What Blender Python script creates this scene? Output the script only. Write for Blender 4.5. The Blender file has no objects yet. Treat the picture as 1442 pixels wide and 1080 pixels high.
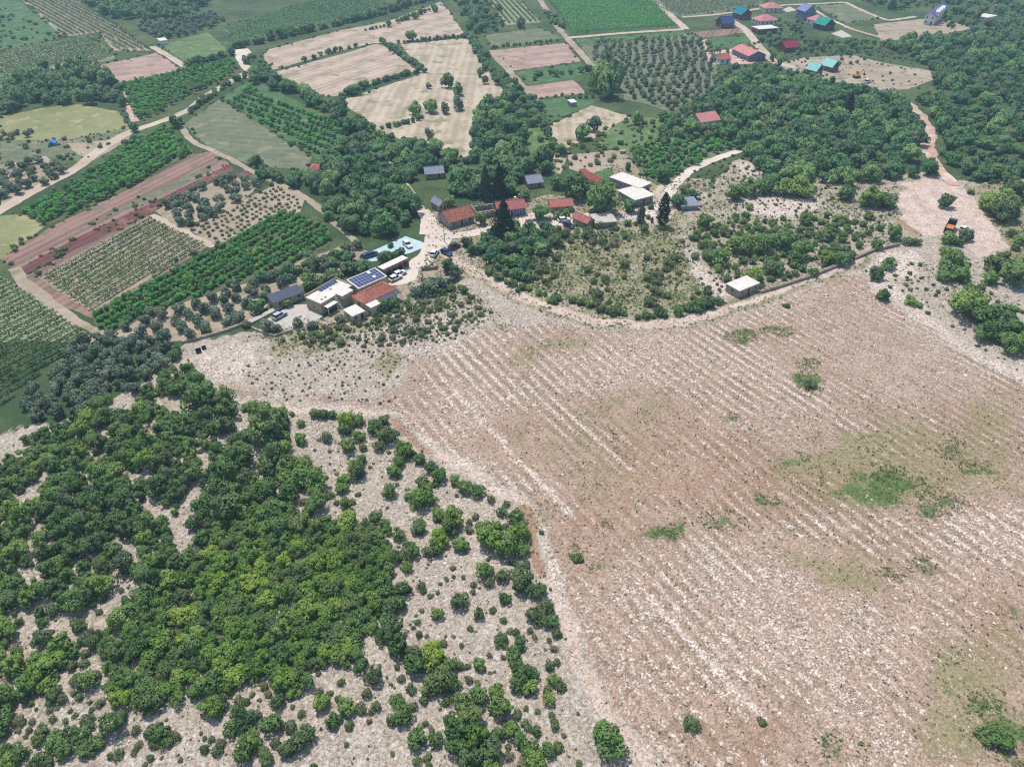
import bpy, math, random
import numpy as np
from mathutils import Vector

# ------------------------------------------------------------------ camera, sky, sun, exposure
SC = bpy.context.scene
COL = SC.collection
H = 100.0
PITCH = math.radians(38.0)
FPX = 1000.0
cam = bpy.data.cameras.new('camera')
cam.sensor_width = 36.0
cam.angle = 2 * math.atan(721.0 / FPX)
cam.clip_start = 0.5
cam.clip_end = 9000
camo = bpy.data.objects.new('camera', cam)
camo.location = (0, 0, H)
camo.rotation_euler = (math.radians(90) - PITCH, 0, 0)
COL.objects.link(camo)
SC.camera = camo

SUN_EL, SUN_AZ = math.radians(66), math.radians(-32)      # behind the village, slightly left
world = bpy.data.worlds.new('World')
SC.world = world
world.use_nodes = True
wn = world.node_tree
bg = wn.nodes['Background']
sky = wn.nodes.new('ShaderNodeTexSky')
sky.sky_type = 'NISHITA'
sky.sun_disc = False
sky.sun_elevation = SUN_EL
sky.sun_rotation = SUN_AZ
wn.links.new(sky.outputs[0], bg.inputs[0])
bg.inputs[1].default_value = 0.15
sl = bpy.data.lights.new('sun', 'SUN')
sl.energy = 3.6
sl.angle = math.radians(0.53)
sl.color = (1.0, 0.955, 0.89)
so = bpy.data.objects.new('sun', sl)
to_sun = Vector((math.sin(SUN_AZ) * math.cos(SUN_EL), math.cos(SUN_AZ) * math.cos(SUN_EL), math.sin(SUN_EL)))
so.rotation_euler = to_sun.to_track_quat('Z', 'Y').to_euler()
so.location = (0, 0, 300)
COL.objects.link(so)
SC.view_settings.view_transform = 'Standard'
SC.view_settings.look = 'None'
SC.view_settings.gamma = 1
SC.view_settings.exposure = 0.14
SC.view_settings.use_curve_mapping = False
SC.cycles.max_bounces = 4
SC.cycles.diffuse_bounces = 2
SC.cycles.volume_bounces = 0
SC.cycles.transparent_max_bounces = 4
SC.cycles.use_denoising = False
SC.cycles.use_adaptive_sampling = True
SC.cycles.adaptive_threshold = 0.02
SC.cycles.filter_width = 1.2

rng = np.random.default_rng(7)
random.seed(7)
R = math.radians

# ------------------------------------------------------------------ geometry helpers
def sstep(a, b, x):
    t = np.clip((np.asarray(x, float) - a) / (b - a), 0, 1)
    return t * t * (3 - 2 * t)

def terr(x, y):
    x = np.asarray(x, float); y = np.asarray(y, float)
    w = 1 - sstep(105, 150, y)
    w2 = w * sstep(-900, -100, y) * (1 - sstep(200, 900, np.abs(x)))
    return w2 * (0.55 * np.sin(x / 17 + 1) * np.cos(y / 13) + 0.8 * np.sin(x / 31 + y / 27) + 0.25 * np.sin(x / 5.3 + 2) * np.sin(y / 6.1))

CF = np.array([0, math.cos(PITCH), -math.sin(PITCH)])
CU = np.array([0, math.sin(PITCH), math.cos(PITCH)])

def P(px, py, z=0.0):
    """where the view ray of a photograph pixel meets the terrain (+z)"""
    d = CF + (px - 721) / FPX * np.array([1.0, 0, 0]) - (py - 540) / FPX * CU
    h = z
    for _ in range(5):
        t = (h - H) / min(d[2], -0.03)
        x, y = d[0] * t, d[1] * t
        h = float(terr(x, y)) + z
    return np.array([x, y])

def PP(pts):
    return np.array([P(*p) for p in pts])

def mpp(px, py):
    p = P(px, py)
    return (CF[1] * p[1] - CF[2] * H) / FPX

def inside(poly, x, y):
    x = np.asarray(x); y = np.asarray(y)
    c = np.zeros(x.shape, bool)
    n = len(poly)
    for i in range(n):
        x1, y1 = poly[i]; x2, y2 = poly[(i + 1) % n]
        if y1 == y2:
            continue
        k = ((y1 > y) != (y2 > y)) & (x < (x2 - x1) * (y - y1) / (y2 - y1) + x1)
        c ^= k
    return c

def sdf(poly, x, y):
    d = np.full(x.shape, 1e9)
    n = len(poly)
    for i in range(n):
        a = poly[i]; b = poly[(i + 1) % n]
        e = b - a
        t = np.clip(((x - a[0]) * e[0] + (y - a[1]) * e[1]) / max(e @ e, 1e-9), 0, 1)
        d = np.minimum(d, np.hypot(x - a[0] - t * e[0], y - a[1] - t * e[1]))
    return np.where(inside(poly, x, y), -d, d)

def linedist(pts, x, y):
    d = np.full(np.shape(x), 1e9)
    for a, b in zip(pts[:-1], pts[1:]):
        e = b - a
        t = np.clip(((x - a[0]) * e[0] + (y - a[1]) * e[1]) / max(e @ e, 1e-9), 0, 1)
        d = np.minimum(d, np.hypot(x - a[0] - t * e[0], y - a[1] - t * e[1]))
    return d

_lat = np.random.default_rng(3).random((256, 256))
def vnoise(x, y, s):
    x = np.asarray(x, float) / s; y = np.asarray(y, float) / s
    i = np.floor(x).astype(int); j = np.floor(y).astype(int)
    u = x - i; v = y - j
    u = u * u * (3 - 2 * u); v = v * v * (3 - 2 * v)
    g = lambda a, b: _lat[a & 255, b & 255]
    return (g(i, j) * (1 - u) + g(i + 1, j) * u) * (1 - v) + (g(i, j + 1) * (1 - u) + g(i + 1, j + 1) * u) * v

def mesh_np(name, V, F, mats, midx=None, normals=None, cl=None, smooth=False):
    """V (n,3); F (m,k) one face size"""
    V = np.asarray(V, np.float32); F = np.asarray(F, np.int32)
    me = bpy.data.meshes.new(name)
    m, k = F.shape
    me.vertices.add(len(V)); me.vertices.foreach_set('co', V.ravel())
    me.loops.add(m * k); me.loops.foreach_set('vertex_index', F.ravel())
    me.polygons.add(m)
    me.polygons.foreach_set('loop_start', np.arange(0, m * k, k, dtype=np.int32))
    for mt in mats:
        me.materials.append(mt)
    if midx is not None:
        me.polygons.foreach_set('material_index', np.asarray(midx, np.int32))
    me.polygons.foreach_set('use_smooth', np.full(m, smooth or normals is not None))
    me.update(calc_edges=True)
    if cl is not None:
        a = me.attributes.new('cl', 'FLOAT', 'POINT')
        a.data.foreach_set('value', np.asarray(cl, np.float32))
    if normals is not None:
        me.normals_split_custom_set_from_vertices(np.asarray(normals, np.float32))
    return me

class MB:
    """collects boxes, prisms, tubes; builds one mesh"""
    def __init__(s):
        s.v = []; s.f = []; s.mi = []
    def add(s, vs, fs, mi=0):
        o = len(s.v)
        s.v += [tuple(map(float, q)) for q in vs]
        s.f += [tuple(i + o for i in q) for q in fs]
        s.mi += [mi] * len(fs)
        return s
    def box(s, x0, x1, y0, y1, z0, z1, mi=0):
        return s.add([(x0, y0, z0), (x1, y0, z0), (x1, y1, z0), (x0, y1, z0), (x0, y0, z1), (x1, y0, z1), (x1, y1, z1), (x0, y1, z1)],
                     [(0, 3, 2, 1), (4, 5, 6, 7), (0, 1, 5, 4), (1, 2, 6, 5), (2, 3, 7, 6), (3, 0, 4, 7)], mi)
    def prism(s, prof, axis, a0, a1, mi=0):
        """profile (u,v) extruded along axis 'x' (u=y,v=z) or 'y' (u=x,v=z)"""
        n = len(prof)
        f = (lambda u, v, a: (a, u, v)) if axis == 'x' else (lambda u, v, a: (u, a, v))
        vs = [f(u, v, a0) for u, v in prof] + [f(u, v, a1) for u, v in prof]
        fs = [tuple(range(n)), tuple(range(2 * n - 1, n - 1, -1))] + [(i, i + n, (i + 1) % n + n, (i + 1) % n) for i in range(n)]
        return s.add(vs, fs, mi)
    def slab(s, quad, th, mi=0):
        """four 3D corners plus thickness downward along the normal"""
        q = [Vector(p) for p in quad]
        n = (q[1] - q[0]).cross(q[2] - q[0]).normalized()
        if n.z < 0:
            n = -n
        b = [p - n * th for p in q]
        k = len(q)
        return s.add(q + b, [tuple(range(k)), tuple(range(2 * k - 1, k - 1, -1))] + [(i, i + k, (i + 1) % k + k, (i + 1) % k) for i in range(k)], mi)
    def tube(s, p0, p1, r0, r1, n=8, mi=0):
        p0 = Vector(p0); p1 = Vector(p1)
        d = (p1 - p0).normalized()
        a = d.orthogonal().normalized(); b = d.cross(a)
        vs = []
        for p, r in ((p0, r0), (p1, r1)):
            for i in range(n):
                t = 2 * math.pi * i / n
                vs.append(p + a * (r * math.cos(t)) + b * (r * math.sin(t)))
        return s.add(vs, [tuple(range(n)), tuple(range(2 * n - 1, n - 1, -1))] + [(i, (i + 1) % n, (i + 1) % n + n, i + n) for i in range(n)], mi)
    def mesh(s, name, mats):
        me = bpy.data.meshes.new(name)
        me.from_pydata(s.v, [], s.f)
        for m in (mats if isinstance(mats, (list, tuple)) else [mats]):
            me.materials.append(m)
        me.polygons.foreach_set('material_index', s.mi)
        import bmesh
        bm = bmesh.new(); bm.from_mesh(me)
        bmesh.ops.recalc_face_normals(bm, faces=bm.faces)
        bm.to_mesh(me); bm.free()
        me.update()
        return me
    def build(s, name, mats, parent=None, loc=None, rz=0.0):
        o = bpy.data.objects.new(name, s.mesh(name, mats))
        COL.objects.link(o)
        if parent is not None:
            o.parent = parent
        if loc is not None:
            o.location = loc; o.rotation_euler = (0, 0, rz)
        return o

def tag(o, label, cat, group=None):
    o['label'] = label; o['category'] = cat
    if group:
        o['group'] = group
    return o

def empty(name, loc, rz=0.0):
    o = bpy.data.objects.new(name, None)
    o.empty_display_size = 0.5
    COL.objects.link(o)
    o.location = loc; o.rotation_euler = (0, 0, rz)
    return o

def link(name, me, parent=None, loc=(0, 0, 0), rz=0.0, sc=None):
    o = bpy.data.objects.new(name, me)
    COL.objects.link(o)
    o.parent = parent
    o.location = loc; o.rotation_euler = (0, 0, rz)
    if sc is not None:
        o.scale = sc
    return o

# ------------------------------------------------------------------ material helpers
def lin(r, g, b):
    f = lambda c: (c / 255 / 12.92) if c <= 10 else ((c / 255 + 0.055) / 1.055) ** 2.4
    return (f(r), f(g), f(b), 1.0)

class NT:
    def __init__(s, name):
        s.mat = bpy.data.materials.new(name)
        s.mat.use_nodes = True
        s.t = s.mat.node_tree
        s.b = s.t.nodes['Principled BSDF']
        s.b.inputs['Roughness'].default_value = 0.9
        s.b.inputs['Specular IOR Level'].default_value = 0.15
        s._pos = None
    def n(s, typ, **kw):
        nd = s.t.nodes.new(typ)
        for k, v in kw.items():
            setattr(nd, k, v)
        return nd
    def set(s, sock, v):
        if hasattr(v, 'links') or hasattr(v, 'is_linked'):
            s.t.links.new(v, sock)
        else:
            sock.default_value = v
    @property
    def pos(s):
        if s._pos is None:
            s._pos = s.n('ShaderNodeNewGeometry').outputs['Position']
        return s._pos
    def noise(s, scale, detail=4, rough=0.6, vec=None, out=0, dist=0.0):
        nd = s.n('ShaderNodeTexNoise')
        s.set(nd.inputs['Vector'], vec if vec is not None else s.pos)
        nd.inputs['Scale'].default_value = scale
        nd.inputs['Detail'].default_value = detail
        nd.inputs['Roughness'].default_value = rough
        nd.inputs['Distortion'].default_value = dist
        return nd.outputs[out]
    def voro(s, scale, vec=None, out='Distance', feature='F1', rnd=1.0):
        nd = s.n('ShaderNodeTexVoronoi', feature=feature)
        s.set(nd.inputs['Vector'], vec if vec is not None else s.pos)
        nd.inputs['Scale'].default_value = scale
        nd.inputs['Randomness'].default_value = rnd
        return nd.outputs[out]
    def math(s, op, a, b=0.0, c=0.0, clamp=False):
        nd = s.n('ShaderNodeMath', operation=op, use_clamp=clamp)
        s.set(nd.inputs[0], a); s.set(nd.inputs[1], b); s.set(nd.inputs[2], c)
        return nd.outputs[0]
    def ramp(s, x, a, b, lo=0.0, hi=1.0):
        nd = s.n('ShaderNodeMapRange', interpolation_type='SMOOTHSTEP')
        s.set(nd.inputs[0], x); s.set(nd.inputs[1], a); s.set(nd.inputs[2], b)
        nd.inputs[3].default_value = lo; nd.inputs[4].default_value = hi
        return nd.outputs[0]
    def mix(s, f, a, b):
        nd = s.n('ShaderNodeMix', data_type='RGBA')
        s.set(nd.inputs[0], f); s.set(nd.inputs[6], a); s.set(nd.inputs[7], b)
        return nd.outputs[2]
    def mul(s, c, f):
        nd = s.n('ShaderNodeMix', data_type='RGBA', blend_type='MULTIPLY')
        nd.inputs[0].default_value = 1.0
        s.set(nd.inputs[6], c)
        cc = s.n('ShaderNodeCombineColor')
        for i in range(3):
            s.set(cc.inputs[i], f)
        s.t.links.new(cc.outputs[0], nd.inputs[7])
        return nd.outputs[2]
    def attr(s, name):
        return s.n('ShaderNodeAttribute', attribute_name=name)
    def sep(s, v):
        nd = s.n('ShaderNodeSeparateXYZ'); s.set(nd.inputs[0], v)
        return nd.outputs
    def bump(s, h, strength=0.5, dist=0.1):
        nd = s.n('ShaderNodeBump')
        s.set(nd.inputs['Height'], h)
        nd.inputs['Strength'].default_value = strength
        nd.inputs['Distance'].default_value = dist
        s.t.links.new(nd.outputs[0], s.b.inputs['Normal'])
    def color(s, c):
        s.set(s.b.inputs['Base Color'], c)
        return s.mat

def plain(name, c, rough=0.8, var=0.12, scale=1.5, spec=0.2, metal=0.0, c2=None):
    m = NT(name)
    c2 = c2 or tuple(x * 0.62 for x in c[:3]) + (1,)
    n1 = m.noise(scale, 5, 0.65)
    n2 = m.noise(scale * 7, 3, 0.6)
    f = m.math('ADD', m.math('MULTIPLY', n1, 0.7), m.math('MULTIPLY', n2, 0.3))
    f = m.ramp(f, 0.5 - 0.02 / max(var, 0.02), 0.5 + 0.02 / max(var, 0.02)) if False else m.ramp(f, 0.35, 0.7, 0.0, min(1.0, var * 4))
    m.b.inputs['Roughness'].default_value = rough
    m.b.inputs['Specular IOR Level'].default_value = spec
    m.b.inputs['Metallic'].default_value = metal
    return m.color(m.mix(f, c, c2))

def roofmat(name, c, c2, rz=None):
    """clay tile roof: tile-sized mottling"""
    m = NT(name)
    co = m.n('ShaderNodeTexCoord').outputs['Object']
    v = m.voro(2.6, co, 'Color')
    n = m.noise(0.6, 4, 0.6, co)
    f = m.math('ADD', m.math('MULTIPLY', m.sep(v)[0], 0.55), m.math('MULTIPLY', n, 0.6))
    w = m.n('ShaderNodeTexWave', wave_type='BANDS', bands_direction='X')
    m.set(w.inputs['Vector'], co); w.inputs['Scale'].default_value = 1.3
    w.inputs['Distortion'].default_value = 0.4
    m.bump(w.outputs[1], 0.5, 0.06)
    return m.color(m.mix(m.ramp(f, 0.3, 0.95), c, c2))

def leafmat(name, dark, light, accent, trans=0.3, rough=0.6, accent_amt=0.25):
    m = NT(name)
    a = m.attr('cl').outputs['Fac']
    rnd = m.n('ShaderNodeObjectInfo').outputs['Random']
    n = m.noise(0.03, 3, 0.6)
    f = m.math('ADD', m.math('MULTIPLY', a, 0.42), m.math('MULTIPLY', rnd, 0.46))
    f = m.math('ADD', f, m.math('MULTIPLY', m.math('SUBTRACT', n, 0.40), 0.9), clamp=True)
    c = m.mix(f, dark, light)
    r2 = m.math('FRACT', m.math('MULTIPLY', rnd, 7.31))
    g = m.math('MULTIPLY', m.ramp(m.math('ADD', r2, m.math('MULTIPLY', n, 0.7)), 1.0, 1.35), accent_amt * 4, clamp=True)
    c = m.mix(g, c, accent)
    r3 = m.math('FRACT', m.math('MULTIPLY', rnd, 13.7))
    c = m.mix(m.ramp(r3, 0.68, 0.74, 0.0, 0.5), c, lin(112, 124, 94))
    m.set(m.b.inputs['Base Color'], c)
    m.b.inputs['Roughness'].default_value = rough
    m.b.inputs['Specular IOR Level'].default_value = 0.25
    tr = m.n('ShaderNodeBsdfTranslucent')
    m.t.links.new(c, tr.inputs[0])
    mx = m.n('ShaderNodeMixShader')
    mx.inputs[0].default_value = trans
    m.t.links.new(m.b.outputs[0], mx.inputs[1]); m.t.links.new(tr.outputs[0], mx.inputs[2])
    m.t.links.new(mx.outputs[0], m.t.nodes['Material Output'].inputs[0])
    return m.mat

# ------------------------------------------------------------------ ground
ROW_ANG = R(-57.0)
ROW_SP = 2.5

def ground_material():
    m = NT('ground_soil')
    a1 = m.attr('m1'); a2 = m.attr('m2')
    s1 = m.n('ShaderNodeSeparateColor'); m.t.links.new(a1.outputs['Color'], s1.inputs[0])
    s2 = m.n('ShaderNodeSeparateColor'); m.t.links.new(a2.outputs['Color'], s2.inputs[0])
    white, red, green, dry = s1.outputs[0], s1.outputs[1], s1.outputs[2], a1.outputs['Alpha']
    rows, grass, wood, bare = s2.outputs[0], s2.outputs[1], s2.outputs[2], a2.outputs['Alpha']
    nb = m.noise(0.035, 4, 0.6)
    nm = m.noise(0.22, 5, 0.65)
    nf = m.noise(1.6, 5, 0.7)
    nx = m.noise(6.0, 3, 0.7)
    # loose scree: grey stones in pinkish earth
    scree = m.mix(m.ramp(nm, 0.35, 0.68), lin(186, 171, 152), lin(168, 154, 137))
    scree = m.mix(m.ramp(nf, 0.5, 0.75, 0, 0.5), scree, lin(132, 118, 104))
    sc1 = m.sep(m.voro(4.5, None, 'Color')); sc2 = m.sep(m.voro(1.9, None, 'Color'))
    scree = m.mix(m.ramp(sc1[1], 0.55, 0.9, 0, 0.5), scree, lin(198, 188, 176))
    scree = m.mix(m.ramp(sc1[2], 0.62, 0.95, 0, 0.55), scree, lin(114, 100, 86))
    scree = m.mix(m.ramp(sc2[0], 0.74, 0.95, 0, 0.55), scree, lin(212, 206, 198))
    # row pattern of the planted field
    xyz = m.sep(m.pos)
    u = m.math('ADD', m.math('MULTIPLY', xyz[0], -math.sin(ROW_ANG)), m.math('MULTIPLY', xyz[1], math.cos(ROW_ANG)))
    u = m.math('ADD', u, m.math('MULTIPLY', m.noise(0.08, 3, 0.6), 1.1))
    wv = m.math('SINE', m.math('MULTIPLY', u, 2 * math.pi / ROW_SP))
    wv = m.math('POWER', m.math('MULTIPLY_ADD', wv, 0.5, 0.5), 1.8)
    ramp_ = m.ramp(m.noise(0.05, 5, 0.7), 0.38, 0.62, 0.12, 1.25)
    rowf = m.math('MULTIPLY', m.math('MULTIPLY', m.math('SUBTRACT', wv, 0.36), rows), ramp_)
    # white stones: fine broken stone cover
    cellc = m.sep(m.voro(3.2, None, 'Color'))[0]
    celld = m.voro(3.2)
    cell2 = m.sep(m.voro(1.25, None, 'Color'))[0]
    wn_ = m.math('ADD', m.math('MULTIPLY', nf, 0.75), m.math('MULTIPLY', nm, 0.45))
    wthr = m.math('ADD', m.math('ADD', wn_, m.math('MULTIPLY', m.math('SUBTRACT', white, 0.5), 0.95)), m.math('MULTIPLY', rowf, 0.44))
    wthr = m.math('ADD', wthr, m.math('MULTIPLY', m.math('SUBTRACT', cellc, 0.5), 0.52))
    wthr = m.math('ADD', wthr, m.math('MULTIPLY', m.math('SUBTRACT', cell2, 0.5), 0.24))
    whitef = m.ramp(wthr, 0.66, 1.10)
    # soils
    earth = m.mix(m.ramp(nm, 0.35, 0.7), lin(186, 159, 138), lin(166, 140, 120))
    earth = m.mix(m.ramp(nx, 0.45, 0.75, 0, 0.5), earth, lin(116, 100, 86))
    earth = m.mix(m.ramp(sc1[2], 0.6, 0.95, 0, 0.6), earth, lin(104, 92, 74))
    redc = m.mix(m.ramp(nf, 0.35, 0.7), lin(170, 134, 108), lin(146, 116, 92))
    dryc = m.mix(m.ramp(nf, 0.35, 0.72), lin(156, 146, 108), lin(124, 120, 80))
    greenc = m.mix(m.ramp(nf, 0.35, 0.7), lin(92, 122, 58), lin(62, 88, 42))
    barec = m.mix(m.ramp(nm, 0.35, 0.7), lin(214, 194, 178), lin(192, 166, 149))
    grassc = m.mix(m.ramp(nb, 0.36, 0.66), lin(62, 84, 52), lin(92, 104, 64))
    grassc = m.mix(m.ramp(nm, 0.5, 0.72, 0, 0.7), grassc, lin(52, 70, 42))
    grassc = m.mix(m.ramp(m.noise(0.09, 5, 0.7), 0.55, 0.75, 0, 0.6), grassc, lin(126, 122, 84))
    grassc = m.mix(m.ramp(nf, 0.45, 0.75, 0, 0.6), grassc, lin(44, 64, 40))
    woodc = m.mix(m.ramp(nf, 0.35, 0.7), lin(84, 84, 60), lin(60, 66, 46))
    def msk(ch, w=0.5, lo=0.42, hi=0.62):
        t = m.math('ADD', ch, m.math('MULTIPLY', m.math('SUBTRACT', m.math('ADD', m.math('MULTIPLY', nm, 0.6), m.math('MULTIPLY', nf, 0.4)), 0.5), w * 2))
        return m.math('MULTIPLY', m.ramp(t, lo, hi), m.ramp(ch, 0.02, 0.25))
    c = scree
    c = m.mix(msk(rows), c, earth)
    c = m.mix(m.math('MULTIPLY', msk(dry, 0.9, 0.35, 0.8), 0.85), c, dryc)
    c = m.mix(m.math('MULTIPLY', m.ramp(m.math('MULTIPLY', rowf, -1.0), 0.05, 0.5), 0.5), c, lin(122, 112, 82))
    c = m.mix(m.math('MULTIPLY', msk(red, 0.8, 0.3, 0.85), 0.9), c, redc)
    c = m.mix(msk(bare, 0.6), c, barec)
    whitec = m.mix(cellc, lin(204, 184, 168), lin(236, 221, 207))
    whitec = m.mix(m.ramp(celld, 0.45, 0.8, 0, 0.5), whitec, lin(150, 134, 120))
    c = m.mix(m.math('MULTIPLY', whitef, m.ramp(white, 0.02, 0.3)), c, whitec)
    c = m.mix(m.math('MULTIPLY', msk(green, 1.0, 0.35, 0.75), 0.9), c, greenc)
    c = m.mix(msk(wood, 0.7), c, woodc)
    c = m.mix(msk(grass, 0.4), c, grassc)
    # dark pits between stones
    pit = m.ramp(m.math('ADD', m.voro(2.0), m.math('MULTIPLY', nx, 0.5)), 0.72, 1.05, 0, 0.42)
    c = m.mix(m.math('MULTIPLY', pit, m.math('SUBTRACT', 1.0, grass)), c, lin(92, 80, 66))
    h = m.math('ADD', m.math('MULTIPLY', nf, 0.5), m.math('MULTIPLY', celld, -0.6))
    h = m.math('ADD', h, m.math('MULTIPLY', rowf, 0.35))
    m.bump(h, 0.75, 0.22)
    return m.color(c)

def axis_coords(lo, hi, a, b, step, grow):
    c = list(np.arange(a, b + 1e-6, step))
    s = step; v = c[-1]
    while v < hi:
        s *= grow; v += s; c.append(min(v, hi))
    s = step; v = c[0]; pre = []
    while v > lo:
        s *= grow; v -= s; pre.append(max(v, lo))
    return np.array(pre[::-1] + c)

gx = axis_coords(-3000, 3000, -140, 190, 0.85, 1.06)
gy = axis_coords(-1000, 5000, 36, 250, 0.85, 1.03)
GX, GY = np.meshgrid(gx, gy)
GXf, GYf = GX.ravel(), GY.ravel()
WX = GXf + (vnoise(GXf, GYf, 5.0) - 0.5) * 4.5 + (vnoise(GXf + 90, GYf, 1.8) - 0.5) * 1.6
WY = GYf + (vnoise(GXf + 37, GYf + 51, 5.0) - 0.5) * 4.5 + (vnoise(GXf, GYf + 77, 1.8) - 0.5) * 1.6
MASK = np.zeros((len(GXf), 8))        # white red green dry | rows grass wood bare
CH = dict(white=0, red=1, green=2, dry=3, rows=4, grass=5, wood=6, bare=7)

def paint(poly, soft=2.0, **ch):
    """set mask channels inside a photo-pixel polygon, with a soft wobbly edge"""
    g = PP(poly)
    lo = g.min(0) - soft * 2 - 5; hi = g.max(0) + soft * 2 + 5
    k = np.where((GXf > lo[0]) & (GXf < hi[0]) & (GYf > lo[1]) & (GYf < hi[1]))[0]
    w = 1 - sstep(-soft, soft, sdf(g, WX[k], WY[k]))
    for c, v in ch.items():
        i = CH[c]
        MASK[k, i] = MASK[k, i] * (1 - w) + v * w

def paint_line(pts, width, soft=1.0, **ch):
    g = PP(pts)
    lo = g.min(0) - width - soft - 6; hi = g.max(0) + width + soft + 6
    k = np.where((GXf > lo[0]) & (GXf < hi[0]) & (GYf > lo[1]) & (GYf < hi[1]))[0]
    xx = GXf[k] * 0.6 + WX[k] * 0.4; yy = GYf[k] * 0.6 + WY[k] * 0.4
    w = 1 - sstep(width - soft, width + soft, linedist(g, xx, yy))
    for c, v in ch.items():
        i = CH[c]
        MASK[k, i] = MASK[k, i] * (1 - w) + v * w

def ell(cx, cy, rx, ry, n=14):
    return [(cx + rx * math.cos(2 * math.pi * i / n), cy + ry * math.sin(2 * math.pi * i / n)) for i in range(n)]

MASK[:, 5] = 1.0
# stony ground of the near slopes
paint([(-900, 1400), (-900, 620), (0, 612), (70, 600), (130, 575), (235, 515), (262, 480), (360, 462), (430, 450), (500, 455), (560, 440), (610, 395),
       (650, 350), (700, 322), (960, 318), (1000, 262), (1040, 225), (1100, 245), (1255, 255), (1300, 245), (1390, 262), (1442, 250), (1900, 240), (2200, 1400)], 3.0, grass=0.0, white=0.18)
# the planted field
FIELD = [(300, 540), (350, 500), (420, 495), (520, 490), (600, 470), (700, 462), (800, 458), (900, 462), (980, 455), (1060, 430), (1180, 384), (1230, 395),
         (1330, 470), (1442, 540), (1700, 640), (2000, 1300), (960, 1300), (900, 1080), (850, 1010), (812, 930), (795, 850), (770, 790), (752, 730), (700, 690), (640, 655), (585, 612), (550, 580), (450, 574), (370, 566)]
paint(FIELD, 2.0, rows=1.0, white=0.52)
paint([(1040, 445), (1180, 390), (1230, 398), (1330, 470), (1400, 540), (1280, 590), (1180, 520), (1120, 470)], 6.0, rows=0.6)
paint([(830, 830), (980, 770), (1442, 830), (1442, 1080), (900, 1080)], 8.0, rows=0.72)
paint([(300, 535), (360, 498), (520, 490), (600, 500), (560, 560), (450, 570), (370, 562)], 3.0, rows=0.35, white=0.36, dry=0.2)
# paler, stonier parts of the field
for pl, v in (([(560, 470), (680, 455), (900, 462), (1180, 384), (1320, 470), (1400, 545), (1250, 610), (1120, 560), (1000, 520), (900, 560), (800, 590), (760, 640), (640, 560)], 0.60),
              ([(1190, 400), (1300, 480), (1380, 545), (1255, 612), (1130, 540), (1060, 470)], 0.44),
              ([(640, 545), (700, 590), (790, 700), (760, 730), (700, 685), (600, 610)], 0.62),
              ([(840, 800), (980, 755), (1100, 760), (1240, 880), (1330, 1080), (960, 1080), (880, 930)], 0.60),
              ([(1060, 735), (1200, 740), (1300, 800), (1330, 900), (1200, 900), (1090, 790)], 0.62),
              ([(1300, 690), (1442, 720), (1442, 800), (1340, 760)], 0.68),
              ([(800, 880), (920, 850), (1000, 960), (1000, 1080), (900, 1080), (830, 960)], 0.56)):
    paint(pl, 5.0, white=v)
# browner bands
for pl, rv, wv in (([(880, 600), (960, 570), (1120, 640), (1240, 640), (1290, 690), (1100, 740), (960, 740), (840, 700), (820, 640)], 0.42, 0.42),
                   ([(1230, 620), (1320, 560), (1460, 560), (1460, 700), (1340, 690), (1260, 660)], 0.36, 0.30),
                   ([(960, 640), (1080, 650), (1090, 700), (960, 715)], 0.45, 0.40),
                   ([(780, 690), (900, 690), (950, 740), (900, 790), (800, 800), (770, 750)], 0.42, 0.36),
                   ([(1180, 790), (1260, 770), (1300, 820), (1240, 850)], 0.5, 0.4),
                   ([(1330, 840), (1442, 830), (1442, 980), (1380, 940)], 0.5, 0.42),
                   ([(950, 1010), (1120, 985), (1180, 1080), (960, 1080)], 0.5, 0.42)):
    paint(pl, 6.0, red=min(rv * 1.2, 0.75), white=wv * 0.85)
for pl, dv in (([(640, 620), (740, 580), (800, 620), (800, 680), (720, 660)], 0.3), ([(780, 560), (940, 545), (960, 600), (840, 640)], 0.36), ([(1080, 640), (1180, 610), (1330, 600), (1400, 690), (1200, 720), (1090, 690)], 0.55),
               ([(1180, 560), (1330, 600), (1380, 560), (1442, 545), (1442, 690), (1300, 660)], 0.5), ([(1080, 770), (1210, 760), (1260, 840), (1160, 830)], 0.5),
               ([(1300, 900), (1442, 860), (1442, 1080), (1280, 1080)], 0.5), ([(520, 500), (560, 490), (600, 505), (540, 530)], 0.55),
               ([(700, 500), (790, 468), (840, 470), (730, 520)], 0.55), ([(370, 480), (440, 470), (470, 490), (390, 500)], 0.6),
               ([(800, 600), (900, 580), (920, 680), (850, 720), (790, 690)], 0.35), ([(690, 690), (780, 700), (800, 800), (770, 800)], 0.4)):
    paint(pl, 4.0, dry=min(dv * 1.45, 0.8), white=0.26)
paint([(560, 470), (640, 440), (700, 445), (640, 490), (585, 510)], 3.0, white=0.8, dry=0.1, rows=0)
# green weeds
GREENS = [(1045, 473, 20, 8), (1095, 466, 20, 7), (1140, 538, 17, 16), (1138, 512, 14, 6), (1230, 686, 62, 26), (1318, 710, 38, 14), (942, 745, 30, 12), (1016, 731, 28, 11),
          (852, 740, 9, 12), (1080, 704, 14, 15), (1340, 633, 18, 12), (1372, 656, 18, 10), (1120, 646, 18, 8), (1408, 870, 20, 11), (1326, 963, 22, 12), (1432, 1035, 40, 50),
          (812, 783, 10, 14), (1034, 586, 7, 6), (1296, 795, 18, 9), (1245, 810, 22, 12), (1380, 990, 30, 20), (1170, 1050, 12, 20), (1215, 1050, 10, 16), (848, 800, 20, 8)]
for cx, cy, rx, ry in GREENS:
    paint([(cx + (x - cx) * rng.uniform(0.55, 1.25), cy + (y - cy) * rng.uniform(0.55, 1.25)) for x, y in ell(cx, cy, rx, ry)], 1.6, green=0.72, white=0.15)
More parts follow.
